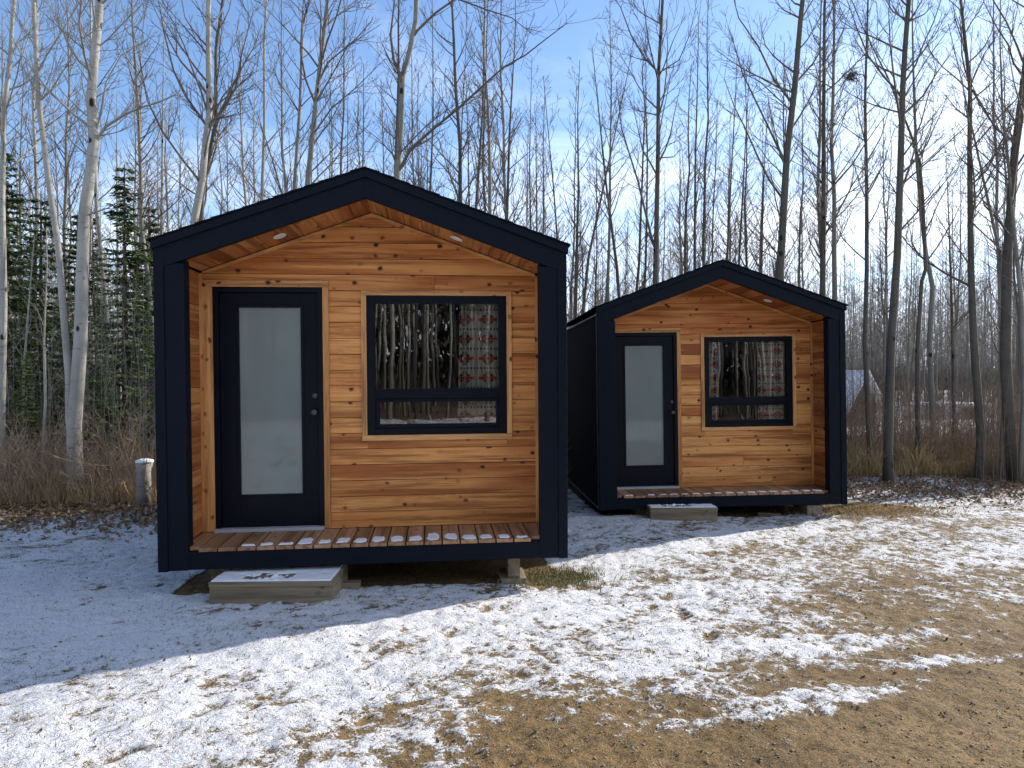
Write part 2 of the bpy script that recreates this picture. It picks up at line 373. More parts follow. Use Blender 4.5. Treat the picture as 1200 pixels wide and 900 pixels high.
# under the cabins: no snow
def under(cx,cy,yaw,w,l):
    global COV
    c,s=math.cos(yaw),math.sin(yaw); u=(GX-cx)*c+(GY-cy)*s; w_=-(GX-cx)*s+(GY-cy)*c
    k=(np.abs(u)<w-.05)&(w_>.12)&(w_<l); COV=np.where(k,.0,COV)
under(-1.136,5.605,.1066,1.6,4.9); under(2.685,8.936,.0647,1.6,4.9)
FST=1/(1+np.exp(-(GY-edge+vnoise(GX,GY,1.5,8)*.8)*2.2))
FST=np.where((GY>22)&(GX>8)&(GX<40),0,FST)
FST=np.maximum(FST,1/(1+np.exp((GY+7.5)*2.))); COV=np.where(GY<-7.5,.15,COV)
COV=np.where(GY>14,.36,COV); COV=np.where((GY>20)&(GX>6),.85,COV)
u_=GX*.90+GY*.43; w_=-GX*.43+GY*.90
COV=COV-.34*np.clip((.38-COV)/.38,0,1)
CL=.75*vnoise(u_*.5,w_,2.1,11)+.6*vnoise(u_*.6,w_,4.7,12)+.65*vnoise(u_*.75,w_,9.3,13)+.9*vnoise(GX,GY,17.,14)+.9*vnoise(GX,GY,29.,15)
rf=random.Random(77)
def foot(x,y,a):
    global GZ,COV
    c,s_=math.cos(a),math.sin(a); u=(GX-x)*c+(GY-y)*s_; w=-(GX-x)*s_+(GY-y)*c
    k=np.exp(-((u/.15)**2+(w/.055)**2)**2); COV=COV*(1-k*.75)+.42*k*.75; GZ-=.012*k; GZ+=.006*np.exp(-((u/.19)**2+(w/.085)**2)**2)*(1-k)
for i in range(9): foot(-1.75+i*.22+rf.gauss(0,.03),3.15+i*.27+(.11 if i%2 else -.11),.9+rf.gauss(0,.15))
for i in range(7): foot(-.2+i*.30+rf.gauss(0,.03),4.9+i*.10+(.11 if i%2 else -.1),.3+rf.gauss(0,.15))
for i in range(8): foot(1.2+i*.12+rf.gauss(0,.05),4.6+i*.42+rf.gauss(0,.1),1.3+rf.gauss(0,.2))
smask=np.clip((CL+(COV-.5)*1.75)*1.3+.5,0,1); smask=smask*smask*(3-2*smask)
GZ=GZ+.008*smask*near
nx,ny=len(gx),len(gy)
me=bpy.data.meshes.new('ground')
me.vertices.add(nx*ny); me.vertices.foreach_set('co',np.stack([GX,GY,GZ],-1).astype(np.float32).ravel())
ii=(np.arange(ny-1)[:,None]*nx+np.arange(nx-1)[None,:]).ravel()
q=np.stack([ii,ii+1,ii+nx+1,ii+nx],-1).astype(np.int32)
me.loops.add(q.size); me.loops.foreach_set('vertex_index',q.ravel())
me.polygons.add(len(q)); me.polygons.foreach_set('loop_start',np.arange(0,q.size,4,dtype=np.int32)); me.polygons.foreach_set('loop_total',np.full(len(q),4,dtype=np.int32))
me.polygons.foreach_set('use_smooth',np.ones(len(q),dtype=bool)); me.update(calc_edges=True)
a=me.attributes.new('cover','FLOAT','POINT'); a.data.foreach_set('value',COV.astype(np.float32).ravel())
a=me.attributes.new('clump','FLOAT','POINT'); a.data.foreach_set('value',CL.astype(np.float32).ravel())
a=me.attributes.new('forest','FLOAT','POINT'); a.data.foreach_set('value',FST.astype(np.float32).ravel())
me.materials.append(M['ground']); go=bpy.data.objects.new('ground',me); C.objects.link(go); tag(go,kind='structure')
def gh(x,y):
    i=int(np.clip(np.searchsorted(gx,x),1,nx-1)); j=int(np.clip(np.searchsorted(gy,y),1,ny-1)); return float(GZ[j,i])
# ------------------------------------------------------------------ cabins
a_,b_,e_,p_,eo_,po_,D_,dk=1.596,1.372,2.399,2.898,2.551,3.127,.562,.171
sl_=(p_-e_)/b_; bw=1.441; L_=4.7
dx1,dx2,dz2=-1.333,-.426,2.251; wx1,wx2,wz1,wz2=-.055,1.16,.974,2.184
def rz(x,top=p_): return top-sl_*abs(x)
def cabin(loc,rot,seed,label,right_curtain,left_curtain):
    rg=random.Random(seed); R=empty('cabin',loc,rot); tag(R,label,'cabin','small timber cabins with navy frames')
    def tn(lo=.3,hi=1.): 
        return rg.uniform(.02,.3) if rg.random()<.12 else rg.uniform(lo,hi)
    # front wall: horizontal tongue and groove boards, cut round the openings and to the gable
    m=MB(); bh=.137; z=dk; g=.002
    while z<p_-.01:
        z1=min(z+bh,p_-.004); za=z+g; zb=z1-g
        xs=[-bw]; segs=[(-bw,bw)]
        def cut(segs,c0,c1):
            o=[]
            for s0,s1 in segs:
                if c1<=s0 or c0>=s1: o.append((s0,s1)); continue
                if c0>s0: o.append((s0,c0))
                if c1<s1: o.append((c1,s1))
            return o
        mid=(za+zb)/2
        if mid<dz2: segs=cut(segs,dx1,dx2)
        for s0,s1 in segs:
            pieces=[(s0,s1)]
            if wz1<zb and wz2>za:
                if za<wz1 or zb>wz2:     # board notched round the window
                    pass
                pieces=cut(pieces,wx1,wx2)
            # butt joints
            out=[]
            for u0,u1 in pieces:
                if u1-u0>1.2 and rg.random()<.15:
                    j=rg.uniform(u0+.4,u1-.4); out+=[(u0,j-.0008),(j+.0008,u1)]
                else: out.append((u0,u1))
            for u0,u1 in out:
                t=tn(); yj=D_+rg.uniform(-.0012,.0012)
                # clip to the gable
                def lim(zz): return (p_-zz)/sl_
                poly=[(max(u0,-lim(za)),za),(min(u1,lim(za)),za),(min(u1,lim(zb)),zb),(max(u0,-lim(zb)),zb)]
                if poly[1][0]-poly[0][0]<.01: continue
                if poly[2][0]-poly[3][0]<.002: poly=[poly[0],poly[1],((u0+u1)/2 if False else 0,zb)]
                # small bevel: front face slightly inset
                m.prism(poly,yj,D_+.022,t)
        z+=bh
    # notch fillers above / below the window where a course crosses its head or sill
    for (za,zb) in ((dk+math.floor((wz1-dk)/bh)*bh+g,wz1),(wz2,dk+math.ceil((wz2-dk)/bh)*bh-g)):
        m.prism([(wx1,za),(wx2,za),(wx2,zb),(wx1,zb)],D_,D_+.022,tn())
    for (x0,x1,zz0,zz1) in ((-bw,dx1,dk,dz2),(dx2,wx1,dk,dz2),(wx1,wx2,dk,wz1),(wx1,wx2,wz2,dz2),(wx2,bw,dk,dz2)):
        m.box(x0,x1,D_+.0225,D_+.10,zz0,zz1,.05)
    m.prism([(-bw,dz2+.001),(bw,dz2+.001),(bw,rz(bw)),(0,p_),(-bw,rz(bw))],D_+.0225,D_+.10,.05)
    fwall=m.build('front_wall',M['cedar_x'],R,.0022)
    # wall corner and rake trim
    for s in (-1,1):
        m=MB(); m.box(s*bw-(.0 if s<0 else .028),s*bw+(.028 if s<0 else 0),D_-.02,D_-.0015,dk+.002,rz(bw)-.012,.6)
        m.build('corner_moulding',M['trim_z'],R,.002)
    for s in (-1,1):
        m=MB(); p=[(s*.0,p_-.006),(s*(bw-.03),rz(bw-.03)-.006),(s*(bw-.03),rz(bw-.03)-.034),(0,p_-.034)]
        if s>0: p=p[::-1]
        m.prism(p,D_-.016,D_-.0015,.5)
        m.build('rake_moulding',M['trim_x'],R)
    # porch side linings
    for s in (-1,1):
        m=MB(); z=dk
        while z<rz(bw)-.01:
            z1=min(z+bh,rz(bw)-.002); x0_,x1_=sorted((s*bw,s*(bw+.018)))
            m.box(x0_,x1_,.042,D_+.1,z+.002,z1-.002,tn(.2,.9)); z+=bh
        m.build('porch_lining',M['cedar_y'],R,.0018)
    # soffit boards run front to back
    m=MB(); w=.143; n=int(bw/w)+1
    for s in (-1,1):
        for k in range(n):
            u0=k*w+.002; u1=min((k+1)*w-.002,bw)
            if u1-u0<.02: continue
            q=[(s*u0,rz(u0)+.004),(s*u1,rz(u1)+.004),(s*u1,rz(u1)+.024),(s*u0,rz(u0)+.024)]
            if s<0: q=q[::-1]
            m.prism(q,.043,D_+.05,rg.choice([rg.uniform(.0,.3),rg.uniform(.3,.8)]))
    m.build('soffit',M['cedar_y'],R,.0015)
    for s in (-1,1):
        m=MB(); m.smooth=True; cx=s*.72; cz=rz(cx)+.003; th=-s*math.atan(sl_)
        Mx=Matrix.Translation((cx,.30,cz))@Matrix.Rotation(-th,4,'Y')
        ring=[(.055,0),(.055,-.006),(.047,-.010),(.040,-.006),(0,-.005)]
        vs_=[];fs_=[];K=24
        for r_,zz in ring:
            for k in range(K): vs_.append(tuple(Mx@Vector((r_*math.cos(2*PI*k/K),r_*math.sin(2*PI*k/K),zz))))
        for i in range(len(ring)-1):
            for k in range(K): fs_.append((i*K+k,i*K+(k+1)%K,(i+1)*K+(k+1)%K,(i+1)*K+k))
        m.add(vs_,fs_); m.build('soffit_light',M['white_plastic'],R)
    # navy front frame
    for s in (-1,1):
        m=MB(); x0_,x1_=sorted((s*b_,s*(a_-.075))); m.box(x0_,x1_,-.004,.04,0,rz(x1_ if s>0 else x0_,p_)+.02)
        x0_,x1_=sorted((s*(a_-.075),s*a_)); m.box(x0_,x1_,-.012,.05,-.004,eo_-.1)
        x0_,x1_=sorted((s*(a_-.03),s*(b_+.005))); m.box(x0_,x1_,.04,.13,.0,e_)
        m.build('corner_post',M['navy'],R,.004)
    for s in (-1,1):
        m=MB(); q=[(0,p_-.008),(s*b_,e_-.006),(s*(a_+.0),e_-.006-sl_*(a_-b_)),(s*a_,eo_-.072),(0,po_-.076)]
        if s<0: q=q[::-1]
        m.prism(q,-.0085,.042)
        m.build('rake_fascia',M['navy'],R,.003)
        m=MB(); q=[(0,po_-.079),(s*(a_+.012),eo_-.083),(s*(a_+.012),eo_-.02),(0,po_-.014)]
        if s<0: q=q[::-1]
        m.prism(q,-.028,.03); m.build('rake_edge_board',M['navy'],R,.003)
    m=MB(); m.box(-b_-.002,b_+.002,-.003,.04,.004,dk-.030); m.build('base_beam',M['navy'],R,.004)
    # roof: shingled slopes with a slightly ragged front edge
    for s in (-1,1):
        m=MB(); n=14
        for k in range(n):
            u0=k/n*(a_+.03); u1=(k+1)/n*(a_+.03); d0=-.036+rg.uniform(-.004,.004)
            sl2=(po_-eo_)/a_
            z0=po_-sl2*u0; z1=po_-sl2*u1; lift=.006*(k%2)
            q=[(s*u0,z0-.013),(s*u1,z1-.013),(s*u1,z1-.002+.007),(s*u0,z0-.002)]
            if s<0: q=q[::-1]
            m.prism(q,d0,L_+.06,rg.random())
        m.build('roof_slope',M['roofing'],R,.0015)
    # side walls, rear wall, underside
    for s in (-1,1):
        m=MB(); x0_,x1_=sorted((s*(bw+.02),s*(a_-.012))); m.box(x0_,x1_,.131,L_,.02,eo_-.09); m.build('side_wall',M['siding'],R)
        m=MB(); x0_,x1_=sorted((s*(a_-.011),s*(a_+.006))); m.box(x0_,x1_,.051,.075,-.01,eo_-.085)
        m.box(x0_,x1_,.076,L_,.0,.018); m.box(x0_,x1_+.0,.076,L_,eo_-.112,eo_-.092)
        m.build('edge_trim',M['edge_metal'],R)
    m=MB(); m.prism([(-bw-.02,.02),(bw+.02,.02),(bw+.02,rz(bw,p_)+.03),(0,p_+.1),(-bw-.02,rz(bw)+.03)],L_-.1,L_-.002); m.build('rear_wall',M['siding'],R)
    m=MB(); m.box(-bw-.019,bw+.019,.041,L_-.101,.03,dk-.031); m.build('floor_frame',M['navy'],R)
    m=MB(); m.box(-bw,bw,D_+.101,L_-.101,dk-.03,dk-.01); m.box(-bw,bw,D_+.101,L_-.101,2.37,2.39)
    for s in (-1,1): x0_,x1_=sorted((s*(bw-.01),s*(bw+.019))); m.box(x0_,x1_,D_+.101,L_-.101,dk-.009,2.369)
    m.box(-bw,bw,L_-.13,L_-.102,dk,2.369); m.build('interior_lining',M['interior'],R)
    # deck
    m=MB(); nb=20; w=(2*bw)/nb
    for k in range(nb):
        m.box(-bw+k*w+.005,-bw+(k+1)*w-.005,-.014 if abs(-bw+(k+.5)*w)<b_-.02 else .042,D_-.003,dk-.028,dk,rg.uniform(.1,1))
    deck=m.build('deck',M['deck'],R,.003)
    # door
    m=MB(); fw_=.045
    m.box(dx1+.001,dx1+fw_,D_-.012,D_+.1,dk+.002,dz2-.001); m.box(dx2-fw_,dx2-.001,D_-.012,D_+.1,dk+.002,dz2-.001); m.box(dx1+fw_,dx2-fw_,D_-.012,D_+.1,dz2-fw_,dz2-.001)
    dr=m.build('door',M['navy_door'],R,.002)
    gx0,gx1,gz0,gz1=-1.128,-.607,.475,2.083
    m=MB(); A,B,Cc,Dd=dx1+fw_+.003,dx2-fw_-.003,dk+.03,dz2-fw_-.003
    m.box(A,gx0,D_+.012,D_+.055,Cc,Dd); m.box(gx1,B,D_+.012,D_+.055,Cc,Dd); m.box(gx0,gx1,D_+.012,D_+.055,gz1,Dd); m.box(gx0,gx1,D_+.012,D_+.055,Cc,gz0)
    lf=m.build('door_leaf',M['navy_door'],dr,.0015)
    m=MB()
    for (x0_,x1_,z0_,z1_) in ((gx0-.02,gx0+.006,gz0-.02,gz1+.02),(gx1-.006,gx1+.02,gz0-.02,gz1+.02),(gx0+.006,gx1-.006,gz1-.006,gz1+.02),(gx0+.006,gx1-.006,gz0-.02,gz0+.006)): m.box(x0_,x1_,D_+.004,D_+.0117,z0_,z1_)
    m.build('glazing_bead',M['navy_door'],dr,.003)
    m=MB(); m.box(gx0,gx1,D_+.02,D_+.035,gz0,gz1); m.build('frosted_pane',M['frost'],dr)
    m=MB(); hx=-.50; m.smooth=True
    m.tube([(hx,D_+.012,1.18),(hx,D_-.03,1.18)],[.026,.02],14,True); m.tube([(hx,D_-.03,1.18),(hx,D_-.042,1.18),(hx,D_-.055,1.18),(hx,D_-.063,1.18)],[.012,.025,.027,.016],12,True)
    m.build('door_handle',M['steel'],dr); m=MB(); m.smooth=True
    m.tube([(hx,D_+.012,1.32),(hx,D_-.004,1.32)],[.026,.024],14,True)
    m.build('lock_cylinder',M['steel'],dr)
    m=MB(); m.box(dx1+.0,dx2,D_-.06,D_+.1,dk+.0005,dk+.028); m.build('threshold',M['pale_metal'],dr,.003)
    # door and window trim
    m=MB(); tw=.052
    m.box(dx1-.085,dx1-.001,D_-.018,D_-.0022,dk+.003,dz2,.7); m.build('door_casing',M['trim_z'],R,.002); m=MB(); m.box(dx2+.001,dx2+tw,D_-.018,D_-.0022,dk+.003,dz2,.5); m.build('door_casing',M['trim_z'],R,.002)
    m=MB(); m.box(dx1-.085,dx2+tw,D_-.0185,D_-.0022,dz2+.001,dz2+.055,.8); m.build('door_head_casing',M['trim_x'],R,.002)
    wn=None
    m=MB(); fx=.07
    ux0,ux1,uz0,uz1=wx1+.07,wx2-.068,wz1+.40,wz2-.068
    lx0,lx1,lz0,lz1=wx1+.105,wx2-.095,wz1+.092,wz1+.285
    y0_,y1_=D_-.010,D_+.075
    m.box(wx1+.001,ux0,y0_,y1_,wz1+.001,wz2-.001); m.box(ux1,wx2-.001,y0_,y1_,wz1+.001,wz2-.001); m.box(ux0,ux1,y0_,y1_,uz1,wz2-.001)
    m.box(ux0,ux1,y0_,y1_,wz1+.315,uz0); m.box(ux0,ux1,y0_,y1_,wz1+.001,wz1+.055)
    wn=m.build('window',M['navy_door'],R,.003)
    m=MB()
    m.box(ux0+.002,lx0,D_+.004,D_+.05,wz1+.057,wz1+.313); m.box(lx1,ux1-.002,D_+.004,D_+.05,wz1+.057,wz1+.313); m.box(lx0,lx1,D_+.004,D_+.05,lz1,wz1+.313); m.box(lx0,lx1,D_+.004,D_+.05,wz1+.057,lz0)
    m.build('opening_sash',M['navy_door'],wn,.002)
    m=MB(); m.box(ux0-.005,ux1+.005,D_+.03,D_+.036,uz0-.005,uz1+.005); m.build('pane',M['glass'],wn)
    m=MB(); m.box(lx0-.005,lx1+.005,D_+.024,D_+.030,lz0-.005,lz1+.005); m.build('pane',M['glass'],wn)
    m=MB(); cxh=(lx0+lx1)/2-.06; m.smooth=True; m.tube([(cxh,D_+.06,lz0+.0),(cxh-.005,D_+.075,lz0+.03),(cxh-.02,D_+.08,lz0+.075)],[.009,.008,.006],8,True); m.build('crank_handle',M['white_plastic'],wn)
    m=MB(); tw=.045
    m.box(wx1-tw,wx1-.001,D_-.018,D_-.0022,wz1,wz2,.8); m.build('window_casing',M['trim_z'],R,.002); m=MB(); m.box(wx2+.001,wx2+tw,D_-.018,D_-.0022,wz1,wz2,.9); m.build('window_casing',M['trim_z'],R,.002)
    m=MB(); m.box(wx1-tw,wx2+tw,D_-.0185,D_-.0022,wz2+.001,wz2+.045,.8); m.build('window_head_trim',M['trim_x'],R,.002); m=MB(); m.box(wx1-tw,wx2+tw,D_-.0185,D_-.0022,wz1-.048,wz1-.001,.9); m.build('window_sill_trim',M['trim_x'],R,.002)
    # curtains inside
    Mw=Matrix.Translation(loc)@Matrix.Rotation(rot[2],4,'Z')@Matrix.Rotation(rot[1],4,'Y')@Matrix.Rotation(rot[0],4,'X')
    def curtain(c0,c1,gather,lab):
        m=MB(); m.smooth=True; nU,nV=70,14; vs_=[];fs_=[]
        zt,zb=wz2+.06,wz1-.1
        for j in range(nV+1):
            v=j/nV
            for i in range(nU+1):
                u=i/nU; x=c0+(c1-c0)*u; x+=gather*v*(1-u)*(1 if gather>0 else 1)*0
                if gather: x=c1-(c1-c0)*(1-u)*(1+gather*v) if gather>0 else c0+(c1-c0)*u*(1-gather*v)
                y=D_+.125+.024*math.sin(u*PI*9+.6*math.sin(v*3))+.008*math.sin(u*31+v*2)
                vs_.append((x,y,zt+(zb-zt)*v))
        for j in range(nV):
            for i in range(nU): k=j*(nU+1)+i; fs_.append((k,k+1,k+nU+2,k+nU+1))
        m.add(vs_,fs_); o=m.build('curtain',M['curtain']); o.matrix_world=Mw
        tag(o,lab,'curtain','patterned woven curtains hanging in the windows')
    if right_curtain: curtain(*right_curtain)
    if left_curtain: curtain(*left_curtain)
    # dusting of snow along the front of the deck boards
    m=MB(); m.smooth=False
    for k in range(nb):
        cx=-bw+(k+.5)*w
        if abs(cx)>b_-.03: continue
        t=(cx+bw)/(2*bw)
        if seed==1:
            if t<.30: 
                if rg.random()<.35: continue
                dep=rg.uniform(.05,.10)
            elif t<.9: dep=rg.uniform(.17,.24) if t<.8 else .12
            else: dep=rg.uniform(.04,.08)
        else: dep=rg.uniform(.02,.04) if t<.45 else rg.uniform(.06,.13)
        if rg.random()<.12: continue
        dep*=rg.uniform(.75,1.2); cx+=rg.uniform(-.006,.006); hw=(w/2-.007)*rg.uniform(.8,1.); ys=.004 if t>.3 or seed!=1 else .01; K=14; ring=[]
        for q in range(K):
            an=2*PI*q/K; sx=math.copysign(abs(math.cos(an))**.45,math.cos(an)); sy=math.copysign(abs(math.sin(an))**.45,math.sin(an))
            ring.append((cx+sx*hw*rg.uniform(.74,1.),ys+dep/2+sy*dep/2*rg.uniform(.6,1.08)))
        vs_=[(x,y,dk+.0015) for x,y in ring]+[(cx+(x-cx)*.86,ys+dep/2+(y-ys-dep/2)*.86,dk+.009+rg.uniform(-.002,.002)) for x,y in ring]+[(cx,ys+dep/2,dk+.010)]
        fs_=[(i,(i+1)%K,K+(i+1)%K,K+i) for i in range(K)]+[(K+i,K+(i+1)%K,2*K) for i in range(K)]
        m.add(vs_,fs_)
    o=m.build('deck_snow',M['snow']); o.matrix_world=Mw; tag(o,'thin snow left on the front ends of the %s cabin deck boards'%('near left' if seed==1 else 'far right'),'snow',kind='stuff')
    return R
c1l=(-1.1364,5.6038,-1.4705); c1r=(.0125,-.0043,.1066)
c2l=(2.6851,8.9363,-1.6356); c2r=(-.0055,-.0100,.0647)
cabin(c1l,c1r,1,'nearest and largest looking cabin on the left, cedar front in a navy gabled frame',(.76,1.13,.10,'patterned curtain drawn to the right side of the near cabin window'),None)
cabin(c2l,c2r,2,'smaller looking cabin set back on the right, cedar front in a navy gabled frame',(.74,1.13,.0,'patterned curtain at the right side of the far cabin window'),(-.03,.19,.0,'narrow patterned curtain at the left side of the far cabin window'))
# ------------------------------------------------------------------ steps and blocks
def step(xa,xb,yf,yb,h,label,seed,yaw=.0):
    zb=min(gh(xa,yf),gh(xb,yf))-.015; R=empty('entry_step',((xa+xb)/2,yf,zb),(0,0,yaw)); tag(R,label,'step','low wooden entry steps'); rg=random.Random(seed)
    w=(xb-xa)/2; dp=yb-yf; h=h+.015
    m=MB(); m.box(-w,w,0,.038,0,h-.038,rg.random()); m.build('front_board',M['lumber_x'],R,.003)
    m=MB(); m.box(w-.038,w,.0385,dp,0,h-.038,.9); m.build('side_board',M['lumber_y'],R,.003)
    m=MB(); m.box(-w,-w+.038,.0385,dp,0,h-.038,.4); m.build('side_board',M['lumber_y'],R,.003)
    m=MB(); m.box(-w-.004,w+.004,-.006,dp+.004,h-.0375,h,.4); m.build('tread',M['lumber_x'],R,.003)
    nx_,ny_=110,60; m=MB(); m.smooth=True; vs_=[];fs_=[]
    for j in range(ny_+1):
        for i in range(nx_+1):
            u,v=i/nx_,j/ny_; x=-w+2*w*u; y=dp*v
            hh=.011+.006*vnoise(np.array(x),np.array(y),14,seed).item()
            wear=max(0,1-((u-.42)/.3)**2-((v-.25)/.22)**2)
            hh-=.022*wear*(.25+2.2*max(0,vnoise(np.array(x),np.array(y),16,seed+3).item()+.15)+1.8*vnoise(np.array(x),np.array(y),45,seed+4).item())
            if i in (0,nx_) or j in (0,ny_): hh=-.004
            vs_.append((x*.995,y+.002,h+hh-.003))
    for j in range(ny_):
        for i in range(nx_): k=j*(nx_+1)+i; fs_.append((k,k+1,k+nx_+2,k+nx_+1))
    m.add(vs_,fs_); m.build('snow_cover',M['snow'],R)
step(at(246,711,5.27).x,at(388,711,5.27).x,5.27,5.85,.165,'low weathered wooden box step topped with trodden snow, before the near cabin door',11,.02)
step(at(762,614,8.69).x,at(841,614,8.69).x,8.69,9.25,.165,'small snow dusted wooden box step in front of the far cabin door',12,.02)
def timber(name,cx,cy,zb,sx,sy,sz,label,yaw,mt='lumber_y',cat='timber block'):
    m=MB(); m.box(-sx/2,sx/2,-sy/2,sy/2,0,sz,random.Random(label).random()); o=m.build(name,M[mt],None,.004); o.location=(cx,cy,zb); o.rotation_euler=(0,0,yaw)
    tag(o,label,cat); return o
p=at(600,665,5.95); g=gh(p.x,5.95)
timber('timber_pad',p.x-.0,6.02,g-.02,.21,.34,.075,'flat board pad on the ground under the block at the near cabin right end',.1,'lumber_y','board')
timber('support_block',p.x-.0,6.06,g+.057,.10,.34,.18,'pale end grain timber block carrying the near cabin base by its right end',.1)
p=at(255,672,5.75); timber('support_block',p.x,5.9,gh(p.x,5.9)-.01,.14,.3,.2,'timber block under the near cabin just left of its step',.1)
p=at(403,687,5.62); timber('timber_offcut',p.x,5.66,gh(p.x,5.66)-.01,.24,.09,.055,'short board offcut on the ground at the right side of the near step',.05,'lumber_x','board')
p=at(752,603,9.05); timber('support_block',p.x,9.2,gh(p.x,9.2)-.02,.16,.3,.16,'timber block under the far cabin left of its step',.06)
p=at(952,597,9.1); timber('support_block',p.x,9.25,gh(p.x,9.25)-.02,.2,.4,.16,'dark timber block under the far cabin right corner',.06)
p=at(903,597,9.1); timber('timber_offcut',p.x,9.15,gh(p.x,9.15)-.01,.28,.07,.05,'thin snowy board lying under the front of the far cabin',-.3,'lumber_x','board')
# birch log standing on end at the forest edge
def log_post():
    q=at(168,594,9.5); R=empty('log_post',(q.x,9.5,gh(q.x,9.5)-.03)); tag(R,'short upright birch log with a snow cap standing left of the near cabin','log post')
    m=MB(); m.smooth=True; m.tube([(0,0,0),(.01,0,.25),(0,.0,.5),(.02,0,.62)],[.105,.092,.095,.108],16,True); m.build('log',M['birch'],R)
    m=MB(); m.smooth=True; m.tube([(.02,0,.615),(.02,0,.645),(.02,0,.665)],[.115,.112,.05],14,True); m.build('snow_cap',M['snow'],R)
log_post()
# ------------------------------------------------------------------ trees
def rdir(rg,d,ang):
    d=d.normalized(); o=d.orthogonal().normalized(); o=Matrix.Rotation(rg.uniform(0,2*PI),3,d)@o
    return (d*math.cos(ang)+o*math.sin(ang)).normalized()
def branch(mb,rg,p,d,length,r,lev,maxlev,steps=4,upc=.25,rmin=.0026):
    pts=[p.copy()];rad=[r]; q=p.copy(); dd=d.normalized()
    for i in range(steps):
        dd=(dd+Vector((0,0,upc/steps*1.3))+Vector((rg.gauss(0,.12),rg.gauss(0,.12),rg.gauss(0,.08)))).normalized()
        q=q+dd*(length/steps); pts.append(q.copy()); rad.append(max(rmin,r*(1-.78*(i+1)/steps)))
    mb.tube(pts,rad,4 if lev==1 else 3)
    if lev>=maxlev: return
    n={1:rg.randint(5,8),2:rg.randint(3,6)}.get(lev,3)
    n=max(2,int(n*min(1.3,length/(1.6 if lev==1 else .6))))
    for k in range(n):
        t=rg.uniform(.2,1.)*steps; i=min(int(t),steps-1); f=t-i
        bp=pts[i].lerp(pts[i+1],f); bd=(pts[i+1]-pts[i])
        branch(mb,rg,bp,rdir(rg,bd,rg.uniform(.5,.95)),length*rg.uniform(.28,.5)*(1.15-.5*t/steps),max(rmin,rad[i]*.5),lev+1,maxlev,3,upc*.8,rmin)
def grow(mbt,mbc,rg,path,rad,crown0,nl,lmax,sides=9,maxlev=3,rmin=.003,lean=None):
    """path: trunk points (Vectors) upward, rad radii; limbs from crown0 (0..1 of path length)"""
    mbt.smooth=True; mbc.smooth=True
    mbt.tube(path,rad,sides)
    # lengths
    cum=[0]
    for i in range(len(path)-1): cum.append(cum[-1]+(path[i+1]-path[i]).length)
    T=cum[-1]
    for k in range(nl):
        t=crown0+(1-crown0)*((k+rg.random())/nl)**.9; L=t*T
        i=max(j for j in range(len(cum)) if cum[j]<=L+1e-9); i=min(i,len(path)-2); f=(L-cum[i])/max(1e-6,cum[i+1]-cum[i])
        p=path[i].lerp(path[i+1],f); r=rad[i]*(1-f)+rad[i+1]*f
        az=rg.uniform(0,2*PI); inc=rg.uniform(.55,1.05)
        d=Vector((math.cos(az)*math.sin(inc),math.sin(az)*math.sin(inc),math.cos(inc)))
        ln=lmax*(1.15-.85*(t-crown0)/(1-crown0+1e-6))*rg.uniform(.45,1.)
        branch(mbc,rg,p,d,ln,min(r*.5,.006+ln*.0078),1,maxlev,5,.45,rmin)
def wiggle_path(rg,h,n=9,amp=.10,lean=.02):
    pts=[];x=y=0; lx,ly=rg.gauss(0,lean),rg.gauss(0,lean)
    for i in range(n+1):
        z=h*i/n; pts.append(Vector((x+lx*z,y+ly*z,z))); x+=rg.gauss(0,amp/2)*.8; y+=rg.gauss(0,amp/2)*.8
    return pts
protos=[]
kinds=[(12.5,.066,.30,34,1.7),(11.5,.058,.38,30,1.5),(13.5,.072,.33,36,1.9),(10.,.045,.30,28,1.2),(12.,.055,.45,28,1.4),(9.,.038,.25,26,1.0),(13.,.062,.5,30,1.8),(11.,.05,.33,32,1.35),(12.,.068,.36,34,2.0),(10.5,.052,.28,30,1.5)]
TREES=[]
for i,(h,r,c0,nl,lm) in enumerate(kinds):
    rg=random.Random(100+i); mt,mc=MB(),MB()
    path=wiggle_path(rg,h,11,.11,.015); rad=[r*(1.18 if j==0 else 1)*(1-.93*(j/11)**1.1)+.004 for j in range(12)]
    grow(mt,mc,rg,path,rad,c0,int(nl*1.5),lm,7,3,.0031)
    for q in range(rg.randint(4,9)):        # dead stubs low on the trunk
        z=rg.uniform(.12,c0)*h; az=rg.uniform(0,2*PI); ipt=path[int(z/h*11)]; branch(mc,rg,Vector((ipt.x,ipt.y,z)),Vector((math.cos(az),math.sin(az),.35)),rg.uniform(.3,.9),.008,2,3,3,.1,.003)
    bark='aspen'
    protos.append((mt.mesh('trunk',M[bark]),mc.mesh('crown',M['twig']),h,mt,mc))
joined={}
def joined_mesh(i,bark):
    if (i,bark) in joined: return joined[(i,bark)]
    _,_,h,mt,mc=protos[i]; m=MB(); m.v=mt.v+mc.v; n=len(mt.v); m.f=mt.f+[tuple(n+k for k in f) for f in mc.f]; m.t=mt.t+mc.t; m.m=[0]*len(mt.f)+[1]*len(mc.f); m.sm=mt.sm+mc.sm
    joined[(i,bark)]=m.mesh('bare_tree',[M[bark],M['twig']]); return joined[(i,bark)]
tmesh={}
def trunk_mesh(i,bark):
    if (i,bark) not in tmesh: 
        tmesh[(i,bark)]=protos[i][3].mesh('trunk',M[bark])
    return tmesh[(i,bark)]
